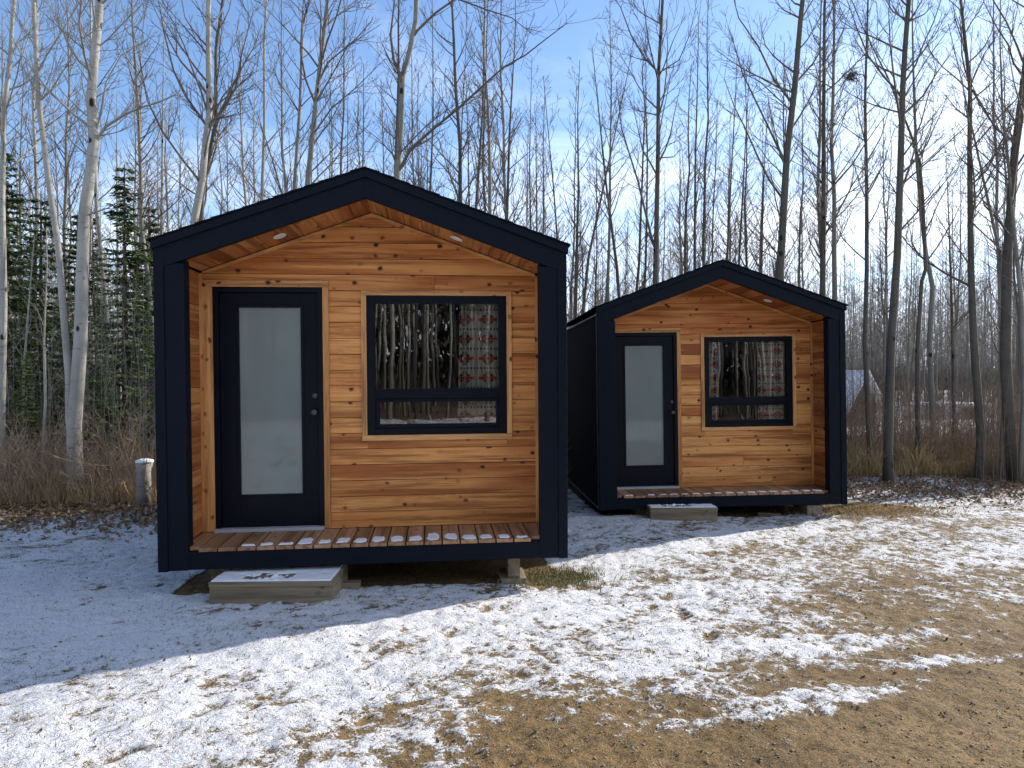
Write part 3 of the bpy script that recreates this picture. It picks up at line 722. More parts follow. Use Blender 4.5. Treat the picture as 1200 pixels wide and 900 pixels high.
def hero(name,pts,Y,wpx,label,bark='aspen',htot=13.,crown0=.35,nl=30,lmax=2.2,seed=1,base_y=None,limbs=(),cat='bare tree',twig='twig',ymul=0.,group=None,parent=None,nolimb=False):
    """pts: outline points of the trunk in the photo from low to high, stood up at distance Y"""
    rg=random.Random(seed)
    W=[at(px,py,Y) for px,py in pts]
    w0=W[0]; g=gh(w0.x,Y); 
    if base_y is None: base_y=w0.x+(w0.x-W[1].x)/(W[1].z-w0.z)*(w0.z-g)*.5
    else: base_y=at(base_y,500,Y).x
    base=Vector((base_y,Y,g-.05))
    path=[Vector((0,0,0))]
    if w0.z-base.z>.25:
        for f in ((.33,.66) if w0.z-base.z>1.2 else ()): path.append(Vector(((w0.x-base.x)*f+rg.gauss(0,.015),0,(w0.z-base.z)*f)))
    for w in W:
        path.append(Vector((w.x-base.x,rg.gauss(0,.03),w.z-base.z)))
    top=path[-1]; dd=(path[-1]-path[-2]).normalized()
    while path[-1].z<htot-.5:
        dd=(dd+Vector((rg.gauss(0,.04),rg.gauss(0,.04),.1))).normalized(); path.append(path[-1]+dd*min(1.1,htot-path[-1].z))
    r0=wpx/F*Y/2; H=path[-1].z
    rad=[max(.006,r0*(1.2 if i==0 else 1.)*(1-.92*(max(0,q.z)/H)**1.15)) for i,q in enumerate(path)]
    if parent is None:
        R=empty(name,base); tag(R,label,cat,group)
    else: R=parent; sh=base-R.location; path=[q+sh for q in path]
    mt,mc=MB(),MB(); grow(mt,mc,rg,path,rad,crown0,nl,lmax,12,3,.003)
    for limb,lw in limbs:            # limbs drawn in the photo
        lp=[at(px,py,Y)-R.location for px,py in limb]; dr=rg.choice((-1,1))*.16
        lp=[Vector((q.x,q.y+dr*((q-lp[0]).length),q.z)) for q in lp]
        z0=lp[0].z-.12; jj=max([j for j in range(len(path)) if path[j].z<=z0] or [0]); jj=min(jj,len(path)-2)
        tt_=(z0-path[jj].z)/max(1e-6,path[jj+1].z-path[jj].z); lp=[path[jj].lerp(path[jj+1],min(1,max(0,tt_)))]+lp
        r=lw*.78/F*Y/2; rr=[max(.004,r*(1-.8*i/(len(lp)-1))) for i in range(len(lp))]
        mc.tube(lp,rr,6)
        for k in range(int(4+6*sum((lp[i+1]-lp[i]).length for i in range(len(lp)-1))/1.)):
            t=rg.uniform(.15,1)*(len(lp)-1); i=min(int(t),len(lp)-2); bp=lp[i].lerp(lp[i+1],t-i)
            branch(mc,rg,bp,rdir(rg,lp[i+1]-lp[i],rg.uniform(.4,.9)),rg.uniform(.25,.8),max(.0035,rr[i]*.4),2,3,3,.3,.003)
    mt.build('trunk',M[bark],R); mc.build('crown',M[twig],R)
    return R
PB='birch'
A=hero('birch_tree',[(85,500),(92,400),(97,300),(100,250),(108,200),(110,167),(108,117),(113,67),(117,0)],9.9,16.5,'big white barked birch with two stems left of the near cabin',PB,12.5,.42,26,2.4,1,88,
  [([(113,165),(125,150),(150,137),(171,130),(195,125),(215,118)],6),([(112,158),(122,128),(130,100),(150,72),(180,57)],4),([(110,60),(128,48),(150,30),(175,10)],4),([(112,70),(100,40),(95,5)],3),([(108,250),(125,243),(150,225),(185,195)],3)],twig='twig_pale')
hero('x',[(80,442),(73,353),(67,290),(62,233),(52,167),(48,133),(43,50),(41,0)],9.93,9,'','birch',11.5,.45,18,1.6,2,86,[([(50,150),(35,110),(20,65)],2.5),([(47,120),(65,85),(80,40)],2.5)],twig='twig_pale',parent=A)
hero('bare_tree',[(4,235),(3,133),(13,60),(15,20)],10.6,9,'grey aspen trunk at the far left edge of the photo',PB,12,.4,26,1.9,3,0,[([(10,75),(22,30),(33,0)],3)],twig='twig_pale')
hero('birch_tree',[(228,260),(237,207),(240,167),(245,133),(243,67),(245,0)],11.6,11.5,'white birch trunk rising behind the left eave of the near cabin',PB,13,.35,28,2.4,4,224,
  [([(237,140),(220,115),(208,87),(200,45),(196,5)],5),([(238,57),(215,30),(195,8)],3.5),([(247,145),(262,125),(273,100),(277,60),(288,0)],6),([(247,130),(275,100),(300,75)],3)])
hero('bare_tree',[(236,232),(248,180),(253,143),(255,60),(260,0)],12.3,8,'dark slim trunk close behind the birch over the near cabin left eave','poplar',12,.35,24,1.8,5,232,[([(253,143),(275,110),(300,90)],4)])
hero('bare_tree',[(361,216),(370,120),(378,45),(384,0)],11.8,9.5,'sturdy grey trunk left of the near cabin roof peak','aspen',13,.3,30,2.6,6,355,
  [([(374,95),(385,75),(420,50),(440,30)],4),([(367,125),(390,92),(410,60),(450,38)],3.5),([(362,165),(390,130),(420,108),(455,78)],3.5),([(379,30),(395,5)],3)])
hero('bare_tree',[(345,222),(352,120),(355,30),(363,0)],12.6,7,'thin trunk just left of the sturdy grey one by the near roof peak','aspen',12,.35,26,1.7,7,342,[([(350,130),(330,100),(318,78)],3),([(356,30),(340,8)],3)])
hero('bare_tree',[(306,234),(309,150),(309,45),(312,0)],13.2,6,'slim pale trunk above the middle of the near cabin left roof slope',PB,12,.35,26,1.7,8,306,twig='twig_pale')
hero('bare_tree',[(465,207),(469,150),(471,90),(480,60),(487,24),(488,0)],11.2,11,'forked tree right of the near roof peak with one long limb reaching right','aspen',13.,.62,22,2.4,9,463,
  [([(472,192),(482,175),(510,153),(540,131),(564,111),(590,90),(615,78),(638,62),(662,46)],6),([(470,90),(462,72),(459,45),(463,18),(465,0)],7),([(489,36),(510,18),(535,3),(570,18),(600,30),(625,52)],4.5),([(470,178),(500,150),(530,130),(556,120)],3),([(464,185),(445,165),(425,150)],3)])
hero('bare_tree',[(768,320),(771,178),(772,85),(776,0)],13.6,8,'straight dark trunk between the two cabin roofs with arms raised both ways','poplar',13.5,.4,30,2.2,10,764,
  [([(772,85),(755,70),(738,45),(725,15),(712,0)],4),([(773,85),(795,72),(806,45),(812,15)],3),([(774,28),(755,15),(740,0)],3),([(770,135),(748,128),(738,120)],3),([(765,285),(750,210),(732,142),(727,80)],5),([(770,185),(790,183),(800,172)],3)])
hero('bare_tree',[(915,316),(922,178),(930,107),(938,25),(941,0)],12.6,11.5,'thick dark trunk rising right of the far cabin roof peak','poplar',14,.3,30,2.4,11,912,
  [([(926,118),(905,95),(885,60),(860,30),(850,0)],4.5),([(930,100),(955,72),(975,40),(1000,0)],4.5),([(920,190),(900,155),(865,95),(850,55)],5),([(922,125),(893,93),(865,75)],3),([(939,22),(920,10),(912,0)],4),([(913,300),(893,278),(876,240)],4)])
hero('bare_tree',[(964,330),(965,200),(966,142),(966,46),(966,10)],13.8,8,'slender dark trunk next right of the thick one behind the far roof','poplar',13,.35,28,2.,12,964,[([(964,215),(945,195),(928,185)],3),([(963,305),(948,285),(930,225)],3),([(966,75),(985,45),(1000,15)],3)])
hero('bare_tree',[(1018,500),(1015,400),(1015,316),(1014,220),(1014,120),(1016,60)],13.,6.5,'slim dark trunk just right of the far cabin eave','poplar',11.,.35,28,1.7,13,1022,[([(1013,165),(995,150),(978,135)],2.5),([(1016,225),(1032,195),(1043,150)],3),([(1014,200),(990,185)],2.5)])
hero('bare_tree',[(1042,527),(1045,407),(1050,300),(1053,200),(1058,100),(1062,50),(1065,0)],12.1,10.5,'tall dark leaning trunk in the woods at the right with long raised limbs','poplar',14,.34,32,2.6,14,1041,
  [([(1060,22),(1045,15),(1033,0)],4),([(1065,25),(1085,15),(1100,0)],4),([(1057,90),(1035,78),(1018,62),(1005,35)],4),([(1058,135),(1085,110),(1105,80),(1125,55)],5),([(1056,120),(1080,75),(1110,30)],3.5),([(1055,218),(1085,190),(1110,165),(1128,148)],4),([(1055,270),(1085,240),(1110,215),(1135,190)],4),([(1049,225),(1038,200)],3)])
hero('bare_tree',[(1076,520),(1075,410),(1080,330),(1084,316),(1082,240),(1078,190),(1068,155)],12.8,6,'thin bent trunk right of the tall leaning one','poplar',9.5,.4,26,1.6,15,1076)
hero('bare_tree',[(1093,513),(1090,400),(1092,336),(1086,300),(1078,250)],13.6,7,'pale lower trunk in the right woods between the leaning and the straight trunks','aspen',10,.4,26,1.6,16,1094)
hero('bare_tree',[(1147,513),(1141,400),(1139,316),(1136,178),(1137,100),(1130,60)],12.4,9.5,'straight dark trunk in the right woods with a dense twiggy top','poplar',11,.3,36,2.2,17,1147,
  [([(1137,100),(1150,65),(1165,40)],3.5),([(1134,138),(1118,128),(1100,110)],3.5),([(1138,260),(1160,285),(1175,305)],3.5),([(1139,105),(1160,130),(1180,160)],4)])
hero('bare_tree',[(1188,585),(1180,420),(1180,300),(1190,178),(1199,89),(1206,40)],12.2,13,'thick dark trunk at the right edge of the photo above the snowy ground','poplar',13,.35,32,2.6,18,1188,
  [([(1187,165),(1170,150),(1155,120),(1145,85)],4.5),([(1180,310),(1165,290),(1148,255)],3.5),([(1192,145),(1178,120),(1168,80)],3.5)])
hero('bare_tree',[(1170,585),(1175,470),(1178,400),(1172,300)],12.5,6,'thin stem beside the thick trunk at the right edge of the photo','aspen',8.5,.3,22,1.4,19,1168)
hero('bare_tree',[(1196,585),(1199,470),(1197,350)],12.0,7,'second thin stem hard against the right edge of the photo','aspen',9,.3,22,1.4,20,1197)
mids=[(504,222,507,60,13.5,5),(540,240,546,60,16,4),(558,243,568,15,13.8,6),(594,255,604,39,14.5,6),(622,268,622,120,17,4),(654,290,642,150,15,4.5),(675,316,677,131,15.5,6),(723,316,700,117,15,6),(814,309,818,82,14.5,5.5),(853,300,862,110,16,4.5),(866,305,875,120,17,4.5),(893,315,897,170,17,4.5),(690,300,735,90,18,5),(190,560,193,60,15.5,6),(25,520,36,350,11.5,5),(47,540,50,400,10.8,4.5),(140,500,138,180,13,5),(1120,520,1113,250,14,5)]
names_mid=['thin trunk rising from the near roof slope right of the long limbed tree','hair thin trunk over the near cabin right roof slope, right of the roof peak','upright trunk halfway down the near cabin right roof slope','upright dark trunk over the lower half of the near right roof slope','very thin short trunk above the near cabin right eave','leaning sapling right above the near cabin right eave','upright forked topped trunk left in the gap between the two cabins','trunk leaning left in the gap between the two cabins','slim upright trunk touching the far roof just left of its peak','slim trunk directly behind the far roof peak','slim trunk a little right of the far roof peak','thin trunk between the far roof peak and the thick dark trunk','thin trunk leaning right in the gap between the cabins','pale trunk hard by the left post of the near cabin','white sapling left of the two stemmed birch, farther from it','white sapling left of the two stemmed birch, nearer to it','thin sapling between the two stemmed birch and the near cabin','thin pale trunk in the right woods before the snowy shed']
for k,((x0_,y0_,x1_,y1_,Y,w),lb) in enumerate(zip(mids,names_mid)):
    pale=x0_<200; hh=(443-y1_)/F*Y+2.2+1.0
    if y1_>300: hh=4.2
    hero('bare_tree',[(x0_,y0_),(x0_*.5+x1_*.5+random.Random(k).uniform(-3,3),(y0_+y1_)/2),(x1_,y1_)],Y,w,lb,PB if pale else 'poplar',hh,.35 if y1_<300 else .5,26 if y1_<300 else 10,1.5 if y1_<300 else .7,40+k,None,twig='twig_pale' if pale else 'twig')
# generic forest: individual trees sharing ten grown forms
rg=random.Random(5); zones={}
cnt=0; placed=[]
def zone(px):
    if px<185: return 'slender bare tree among the spruces left of the near cabin'
    if px<430: return 'slender bare tree in the woods behind the left half of the near roof'
    if px<665: return 'slender bare tree in the woods behind the right half of the near roof'
    if px<845: return 'slender bare tree in the woods between the near and far roof peaks'
    if px<995: return 'slender bare tree in the woods behind the right half of the far roof'
    return 'slender bare tree in the open woods right of the far cabin'
def plant(px,Y,sc,i,bark,split):
    x=(px-600)/F*Y; g=gh(x,Y); z=zone(px)
    if split:
        R=empty('bare_tree',(x,Y,g-.05),(0,0,rg.uniform(0,2*PI))); R.scale=(sc,sc,sc*rg.uniform(.9,1.1))
        t=bpy.data.objects.new('trunk',trunk_mesh(i,bark)); c=bpy.data.objects.new('crown',protos[i][1])
        for o in (t,c): C.objects.link(o); o.parent=R
    else:
        R=bpy.data.objects.new('bare_tree',joined_mesh(i,bark)); C.objects.link(R); R.location=(x,Y,g-.05); R.rotation_euler=(rg.gauss(0,.02),rg.gauss(0,.02),rg.uniform(0,2*PI)); R.scale=(sc,sc,sc*rg.uniform(.9,1.1))
    far=' farther back' if Y>21 else ''
    tag(R,z+(', farther back' if Y>21 else ', nearer row'),'bare tree','trees of the woods: '+z[22:]+far)
def place_ok(x,Y,mn):
    for (a,b) in placed:
        if (a-x)**2+(b-Y)**2<mn*mn: return False
    # not inside cabins
    for (l,r) in ((c1l,c1r),(c2l,c2r)):
        c,s=math.cos(r[2]),math.sin(r[2]); u=(x-l[0])*c+(Y-l[1])*s; w=-(x-l[0])*s+(Y-l[1])*c
        if abs(u)<2.4 and -1<w<5.4: return False
    return True
tries=0
while cnt<252 and tries<8000:
    tries+=1
    px=rg.uniform(-60,1260); Y=rg.choice([rg.uniform(12.5,20),rg.uniform(17,30),rg.uniform(26,44)])
    if px<420 and Y<12.: continue
    if px>600 and Y<16: continue
    if (983<px<1034 and Y<30) or (1098<px<1172 and Y<32 and rg.random()<.75): continue
    x=(px-600)/F*Y
    if 9<x<22 and 27<Y<37: continue
    if not place_ok(x,Y,.75): continue
    placed.append((x,Y)); cnt+=1
    right_=px>640
    bark=rg.choice(['birch','aspen','birch']) if px<330 else rg.choice(['aspen','poplar','aspen'] if not right_ else ['poplar','poplar','aspen'])
    plant(px,Y,rg.uniform(.62,1.02) if Y<20 else rg.uniform(.6,.92),rg.randrange(10),bark,Y<20)
# far woods: one uncountable mass of thin stems
m=MB(); rg=random.Random(9)
for k in range(3000):
    Y=rg.uniform(40,88); px=rg.uniform(-200,1400); x=(px-600)/F*Y; g=-1.85; h=rg.uniform(6,12.5); r=rg.uniform(.025,.055); lx=rg.gauss(0,.4); ly=rg.gauss(0,.3)
    m.mi=0; m.tube([(x,Y,g),(x+lx*.4+rg.gauss(0,.08),Y+ly*.4,g+h*.45),(x+lx,Y+ly,g+h)],[r,r*.65,.01],3)
    m.mi=1
    for q in range(15):
        z=rg.uniform(.22,.98)**.9; az=rg.uniform(0,2*PI); l=rg.uniform(.6,2.)*(1.25-z); bx=x+lx*z; bz=g+h*z; e=rg.uniform(.4,1.1)
        c_,s_=math.cos(az),math.sin(az); p1=(bx+c_*l*.5,Y+s_*l*.5,bz+l*.45*e); p2=(bx+c_*l*.85,Y+s_*l*.85,bz+l*1.15*e)
        m.tube([(bx,Y,bz),p1,p2],[.017,.012,.005],3)
        for w in range(2):
            a2=az+rg.uniform(-1.2,1.2); l2=l*rg.uniform(.25,.5); m.tube([p1,(p1[0]+math.cos(a2)*l2,p1[1]+math.sin(a2)*l2,p1[2]+l2*rg.uniform(.2,.9))],[.010,.004],3)
o=m.build('far_woods',[M['aspen'],M['twig_pale']]); tag(o,'far off bare woods reading as one grey brown mass','woods',kind='stuff')
# spruces
def spruce_mesh(seed,h,rbase):
    rg=random.Random(seed); mt,mc=MB(),MB(); mt.smooth=True
    mt.tube([(0,0,0),(0.02,0,h*.5),(0,0,h)],[.02*h*.75,.012*h*.7,.008],8)
    z=.35
    while z<h-.08:
        rr=rbase*(1-z/h)**.85+.06; n=rg.randint(7,10)
        for k in range(n):
            if rg.random()<.1: continue
            az=rg.uniform(0,2*PI); L=rr*rg.uniform(.55,1.12); dr=rg.uniform(.15,.42); pts=[]
            for q in range(6):
                t=q/5; pts.append(Vector((math.cos(az)*L*t,math.sin(az)*L*t,z-dr*L*t+.30*L*t*t)))
            mt.tube(pts,[.012*(1-.7*q/5)*(h/6)**.5 for q in range(6)],3)
            ns=max(8,int(L*48))
            for s_ in range(ns):
                t=rg.uniform(.12,1.02); f=min(t,.999)*5; i=int(f); p=pts[i].lerp(pts[i+1],f-i)
                side=rg.choice((-1,1)); a2=az+side*rg.uniform(.5,1.1); sl=rg.uniform(.09,.20)*(1.15-t*.5)
                d=Vector((math.cos(a2),math.sin(a2),rg.uniform(-.55,.05))).normalized(); wv=d.cross(Vector((rg.uniform(-.4,.4),rg.uniform(-.4,.4),1))).normalized()*rg.uniform(.018,.034)
                mc.tone=rg.random(); e=p+d*sl; md=p+d*sl*.45; up_=Vector((0,0,rg.uniform(.008,.02)))
                mc.add([tuple(p),tuple(md+wv),tuple(e),tuple(md-wv),tuple(md+up_)],[(0,1,4),(1,2,4),(2,3,4),(3,0,4)])
        z+=rg.uniform(.10,.17)*(h/6)**.5
    return mt.mesh('trunk',M['poplar']),mc.mesh('needles',M['needle'])
sp=[spruce_mesh(1,6.2,1.25),spruce_mesh(2,5.4,1.0),spruce_mesh(3,7.2,1.6)]
for px,Y,i,sc,lab in ((176,13.9,1,1.0,'spruce right against the near cabin left post'),(92,14.4,0,.85,'mid sized spruce directly behind the two stemmed birch'),(-12,13.8,2,.95,'spruce rising behind the left edge ones'),(148,12.2,0,.90,'tallest spruce in the gap between the birch and the near cabin'),(8,11.8,2,.80,'broad dark spruce at the left edge of the photo'),(50,12.8,1,.98,'narrow spruce behind the two stemmed birch'),(182,15.2,1,.9,'small spruce half hidden by the near cabin left post'),(-35,11.5,0,.9,'spruce cut off by the left edge of the photo'),(110,16.5,2,.8,'spruce deepest in the left woods'),(30,10.9,1,.42,'young spruce low in the brush left of the birch'),(125,11.3,1,.40,'young spruce low in the brush right of the birch')):
    x=(px-600)/F*Y; R=empty('spruce_tree',(x,Y,gh(x,Y)-.05),(0,0,px*.7)); R.scale=(sc,)*3; tag(R,lab,'spruce','spruces left of the near cabin')
    for nm,me_ in zip(('trunk','needles'),sp[i]):
        o=bpy.data.objects.new(nm,me_); C.objects.link(o); o.parent=R
# distant conifer ridge at the right
m=MB(); rg=random.Random(4)
for k in range(900):
    Y=rg.uniform(98,125); px=rg.uniform(-200,1500); x=(px-600)/F*Y
    h=rg.uniform(3.6,5.2)*(1 if px>950 else .9)+1.0*math.sin(px*.01)*.4; g=-1.9; r=rg.uniform(.8,1.5); n=7
    K=5
    for lv in range(5):
        z0=g+h*lv/5; z1=g+h*(lv+1.7)/5.6; rr=r*(1-lv/5.5); vs_=[(x+rr*rg.uniform(.6,1.1)*math.cos(2*PI*q/K+lv),Y+rr*math.sin(2*PI*q/K+lv),z0+rg.uniform(-.15,.15)) for q in range(K)]+[(x,Y,z1+.2)]
        m.tone=rg.random(); m.add(vs_,[(q,(q+1)%K,K) for q in range(K)])
o=m.build('conifer_ridge',M['needle_far']); tag(o,'dark band of distant conifers low behind the right woods','woods',kind='stuff')
# sheds among the trees at the right
def shed():
    Y=27.; rd=at(1011,435,Y); R=empty('shed',(rd.x,Y,-1.85),(0,0,math.radians(28))); tag(R,'red brown shed with a snow covered roof seen just right of the far cabin','shed')
    H=rd.z+1.85; w=1.3; l=5.0; ez=H-1.3*.95
    m=MB(); m.prism([(-w,0),(w,0),(w,ez),(0,H-.05),(-w,ez)],.1,l); m.build('wall',M['shedwall'],R)
    for s in (-1,1):
        m=MB(); q=[(0,H-.03),(s*(w+.35),H-.03-(w+.35)*.95),(s*(w+.35),H+.05-(w+.35)*.95),(0,H+.05)]
        if s<0: q=q[::-1]
        m.prism(q,-.25,l+.2); m.build('snowy_roof_slope',M['snow'],R)
    m=MB(); m.box(-.4,.4,.06,.1,.0,1.1); m.build('shed_door',M['navy'],R)
    R.rotation_euler=(0,0,math.radians(38))
shed()
def low_shed():
    Y=31.; p0=at(1104,474,Y); p1=at(1166,474,Y); R=empty('storage_shed',((p0.x+p1.x)/2,Y,-1.85),(0,0,.1)); tag(R,'low pale storage shed with a snowy lid seen between the trunks at the right','shed')
    w=(p1.x-p0.x)/2; h=p0.z+1.85
    m=MB(); m.box(-w,w,0,2.2,0,max(.45,h-.08)); m.build('wall',M['pale_metal'],R,.02)
    m=MB(); m.box(-w-.12,w+.12,-.12,2.3,max(.45,h-.08)+.003,max(.5,h)+.04); m.build('snowy_roof',M['snow'],R,.03)
    m=MB(); m.box(-w*.2,w*.3,-.03,-.003,.03,max(.4,h-.15)); m.build('shed_door',M['navy'],R)
low_shed()
# twig nest high in the slim tree right of the far cabin
m=MB(); rg=random.Random(3); q=at(998,90,13.05)
for k in range(160):
    a=rg.uniform(0,2*PI); rr=abs(rg.gauss(0,.09)); p=Vector((math.cos(a)*rr,math.sin(a)*rr,rg.gauss(0,.05))); d=Vector((rg.gauss(0,1),rg.gauss(0,1),rg.gauss(0,.7))).normalized()*rg.uniform(.04,.11)
    m.tube([p-d,p+d],[.004,.003],3)
o=m.build('twig_nest',M['twig']); o.location=q; tag(o,'small dark twig nest up in the branches above the far cabin right eave','nest')
# ------------------------------------------------------------------ undergrowth, grass, leaves, stones
def inside(x,Y,mg=.1):
    for (l,r) in ((c1l,c1r),(c2l,c2r)):
        c,s=math.cos(r[2]),math.sin(r[2]); u=(x-l[0])*c+(Y-l[1])*s; w=-(x-l[0])*s+(Y-l[1])*c
        if abs(u)<1.6+mg and -.05-mg<w<4.75+mg: return True
    return False
def brush(name,n,xr,yr_,hr,seed,mt,label,split=.5,spread=.35,dens=None):
    rg=random.Random(seed); m=MB(); k=0
    while k<n:
        Y=yr_[0]+(yr_[1]-yr_[0])*rg.random()**1.5; px=rg.uniform(*xr); x=(px-600)/F*Y
        k+=1
        if inside(x,Y,.15): continue
        h=rg.uniform(*hr)*(.7+.6*(vnoise(np.array(x),np.array(Y),.9,seed).item()+.5)); g=gh(x,Y)-.02; r=rg.uniform(.002,.0055)
        m.tone=rg.random(); lx,ly=rg.gauss(0,spread*.4)*h,rg.gauss(0,spread*.4)*h
        p0=Vector((x,Y,g)); p1=Vector((x+lx*.4,Y+ly*.4,g+h*.55)); p2=Vector((x+lx,Y+ly,g+h)); m.tube([p0,p1,p2],[r,r*.8,.0015],3)
        for q in range(rg.randint(2,5)):
            t=rg.uniform(.25,.9); b=p0.lerp(p2,t); a=rg.uniform(0,2*PI); l=h*rg.uniform(.12,.4)
            e=b+Vector((math.cos(a)*l*.7,math.sin(a)*l*.7,l*rg.uniform(.3,1.))); m.tube([b,e],[r*.6,.0012],3)
    o=m.build(name,M[mt]); tag(o,label,'undergrowth',kind='stuff')
brush('undergrowth',1000,(-120,190),(9.5,14.5),(.25,1.0),21,'brush','red brown leafless brush along the forest edge left of the near cabin',spread=.7)
brush('undergrowth',1500,(185,700),(10.5,15),(.4,1.3),22,'brush','leafless brush behind the near cabin')
brush('undergrowth',1000,(940,1300),(12.8,20),(.4,1.3),23,'brush','red brown leafless brush in the woods right of the far cabin',spread=.6)
brush('sapling_thicket',95,(1140,1215),(11.8,13),(.8,2.6),24,'twig','dense thicket of thin upright saplings at the right edge of the photo',spread=.12)
brush('sapling_thicket',800,(950,1250),(14,24),(1.5,4.),25,'twig','thin saplings among the trunks right of the far cabin',spread=.12)
brush('sapling_thicket',900,(-80,190),(11,20),(1.2,3.8),26,'twig_pale','thin pale saplings among the spruces at the left',spread=.15)
def shrubs(n,xr,yr_,hr,seed,label,mt='brush'):
    rg=random.Random(seed); m=MB()
    for k in range(n):
        Y=yr_[0]+(yr_[1]-yr_[0])*rg.random()**1.3; px=rg.uniform(*xr); x=(px-600)/F*Y
        if inside(x,Y,.3): continue
        g=gh(x,Y)-.03
        for q in range(rg.randint(3,8)):
            h=rg.uniform(*hr); az=rg.uniform(0,2*PI); inc=rg.uniform(.1,.75); m.tone=rg.random()
            branch(m,rg,Vector((x+rg.gauss(0,.05),Y+rg.gauss(0,.05),g)),Vector((math.cos(az)*math.sin(inc),math.sin(az)*math.sin(inc),math.cos(inc))),h,rg.uniform(.005,.011),1 if h>.8 else 2,3,4,.2,.0022)
    o=m.build('undergrowth',M[mt]); tag(o,label,'undergrowth',kind='stuff')
shrubs(150,(-120,190),(9.5,13.5),(.35,1.3),71,'branching red brown shrubs at the forest edge left of the near cabin')
shrubs(120,(980,1290),(12.9,18),(.4,1.8),72,'branching red brown shrubs at the forest edge right of the far cabin')
shrubs(60,(150,1000),(12,20),(.5,2.),73,'branching shrubs in the woods behind the cabins','twig')
def fallen(px,Y,L,r,yaw,lab,mt):
    x=(px-600)/F*Y; m=MB(); m.smooth=True; rg=random.Random(lab); n=7
    pts=[Vector(((i/n-.5)*L,rg.gauss(0,.02),r*.8+rg.gauss(0,.015)+.04*i/n)) for i in range(n+1)]
    R=empty('fallen_log',(x,Y,gh(x,Y)),(0,0,yaw)); tag(R,lab,'fallen log'); m.tube(pts,[r*(1-.5*i/n) for i in range(n+1)],9,True); m.build('log',M[mt],R)
    m=MB()
    for q in range(4):
        p=pts[rg.randint(1,n-1)]; branch(m,rg,p,Vector((rg.uniform(-.5,.5),rg.uniform(-.6,.6),.8)),rg.uniform(.2,.5),.008,2,3,3,.1,.003)
    m.build('broken_branches',M['twig'],R)
fallen(30,10.3,1.6,.045,.35,'thin fallen birch log lying in the brush at the left edge','birch')
fallen(118,9.9,1.1,.035,-.5,'short fallen stick lying in the brush right of the big birch','aspen')
fallen(1090,13.3,2.2,.05,.2,'fallen grey trunk lying in the dry grass right of the far cabin','aspen')
def blades(name,n,sampler,h0,h1,seed,mt,label,lean=.6,wd=.004):
    rg=random.Random(seed); m=MB()
    for k in range(n):
        x,Y=sampler(rg); g=gh(x,Y)-.01; h=rg.uniform(h0,h1)*(.45+1.1*(vnoise(np.array(x),np.array(Y),2.3,seed).item()+.5)); a=rg.uniform(0,2*PI); l=rg.uniform(.1,lean)*h*1.2; b=rg.uniform(0,2*PI); w=wd*rg.uniform(.6,1.4)
        wx,wy=math.cos(b)*w,math.sin(b)*w; m.tone=rg.random()
        p=[(x-wx,Y-wy,g),(x+wx,Y+wy,g),(x+math.cos(a)*l*.4+wx*.8,Y+math.sin(a)*l*.4+wy*.8,g+h*.65),(x+math.cos(a)*l*.4-wx*.8,Y+math.sin(a)*l*.4-wy*.8,g+h*.65),(x+math.cos(a)*l,Y+math.sin(a)*l,g+h*rg.uniform(.55,1.))]
        m.add(p,[(0,1,2,3),(3,2,4)])
    o=m.build(name,M[mt]); tag(o,label,'grass',kind='stuff')
def s_right(rg):
    while 1:
        Y=12.6+5.5*rg.random()**1.6; px=rg.uniform(985,1260); x=(px-600)/F*Y
        if not inside(x,Y): return x,Y
blades('dry_grass',15000,s_right,.12,.62,31,'grass','tall tan dead grass at the forest edge right of the far cabin',.8,.005)
def s_left(rg):
    Y=9.6+3.*rg.random()**1.5; px=rg.uniform(-100,190); return (px-600)/F*Y,Y
blades('dry_grass',7000,s_left,.12,.45,32,'grass','short dead grass at the forest edge left of the near cabin',.8,.004)
blades('grass_tuft',2600,lambda rg:(.36+rg.gauss(0,.17),6.0+rg.gauss(0,.14)),.03,.10,33,'grassg','faded grass tuft growing beside the near cabin right corner',1.,.0035)
blades('grass_stubble',5000,lambda rg:(4.75+rg.gauss(0,.45),9.45+rg.gauss(0,.25)),.02,.06,34,'grass','tan grass stubble by the far cabin right corner',1.,.004)
def s_yard(rg):
    while 1:
        Y=2.6+7.5*rg.random(); x=rg.uniform(-.78,.78)*Y
        if inside(x,Y,-.1): continue
        i=int(np.searchsorted(gx,x)); j=int(np.searchsorted(gy,Y)); c=COV[j,i]
        if .55<c and rg.random()<.9: return x,Y
        if rg.random()<.15: return x,Y
blades('grass_stubble',26000,s_yard,.008,.028,35,'grassg','short dead grass poking through the snow of the yard',1.4,.0022)
def leaves(name,n,sampler,s0,s1,seed,label,lift=.02):
    rg=random.Random(seed); m=MB()
    for k in range(n):
        x,Y=sampler(rg); g=gh(x,Y)+rg.uniform(.0,lift); s=rg.uniform(s0,s1)
        Rm=Matrix.Rotation(rg.uniform(0,2*PI),3,'Z')@Matrix.Rotation(rg.gauss(0,.5),3,'X')@Matrix.Rotation(rg.gauss(0,.4),3,'Y')
        cu_=rg.uniform(.1,.5)*s; o_=Vector((x,Y,g+s*.15)); m.tone=rg.random()**1.4
        P=[(0,-s,cu_),(s*.62,-s*.2,cu_*.5),(s*.4,s*.6,0),(0,s,cu_),(-s*.4,s*.6,0),(-s*.62,-s*.2,cu_*.5),(0,0,-cu_*.4)]
        m.add([tuple(o_+Rm@Vector(q)) for q in P],[(0,1,6),(1,2,6),(2,3,6),(3,4,6),(4,5,6),(5,0,6)])
    o=m.build(name,M['leaf']); tag(o,label,'leaves',kind='stuff')
def s_edge(rg):
    if rg.random()<.5:
        Y=9.2+rg.gauss(0,.55); px=rg.uniform(-80,190)
    else: Y=11.8+rg.gauss(0,.9); px=rg.uniform(990,1260)
    return (px-600)/F*Y,Y
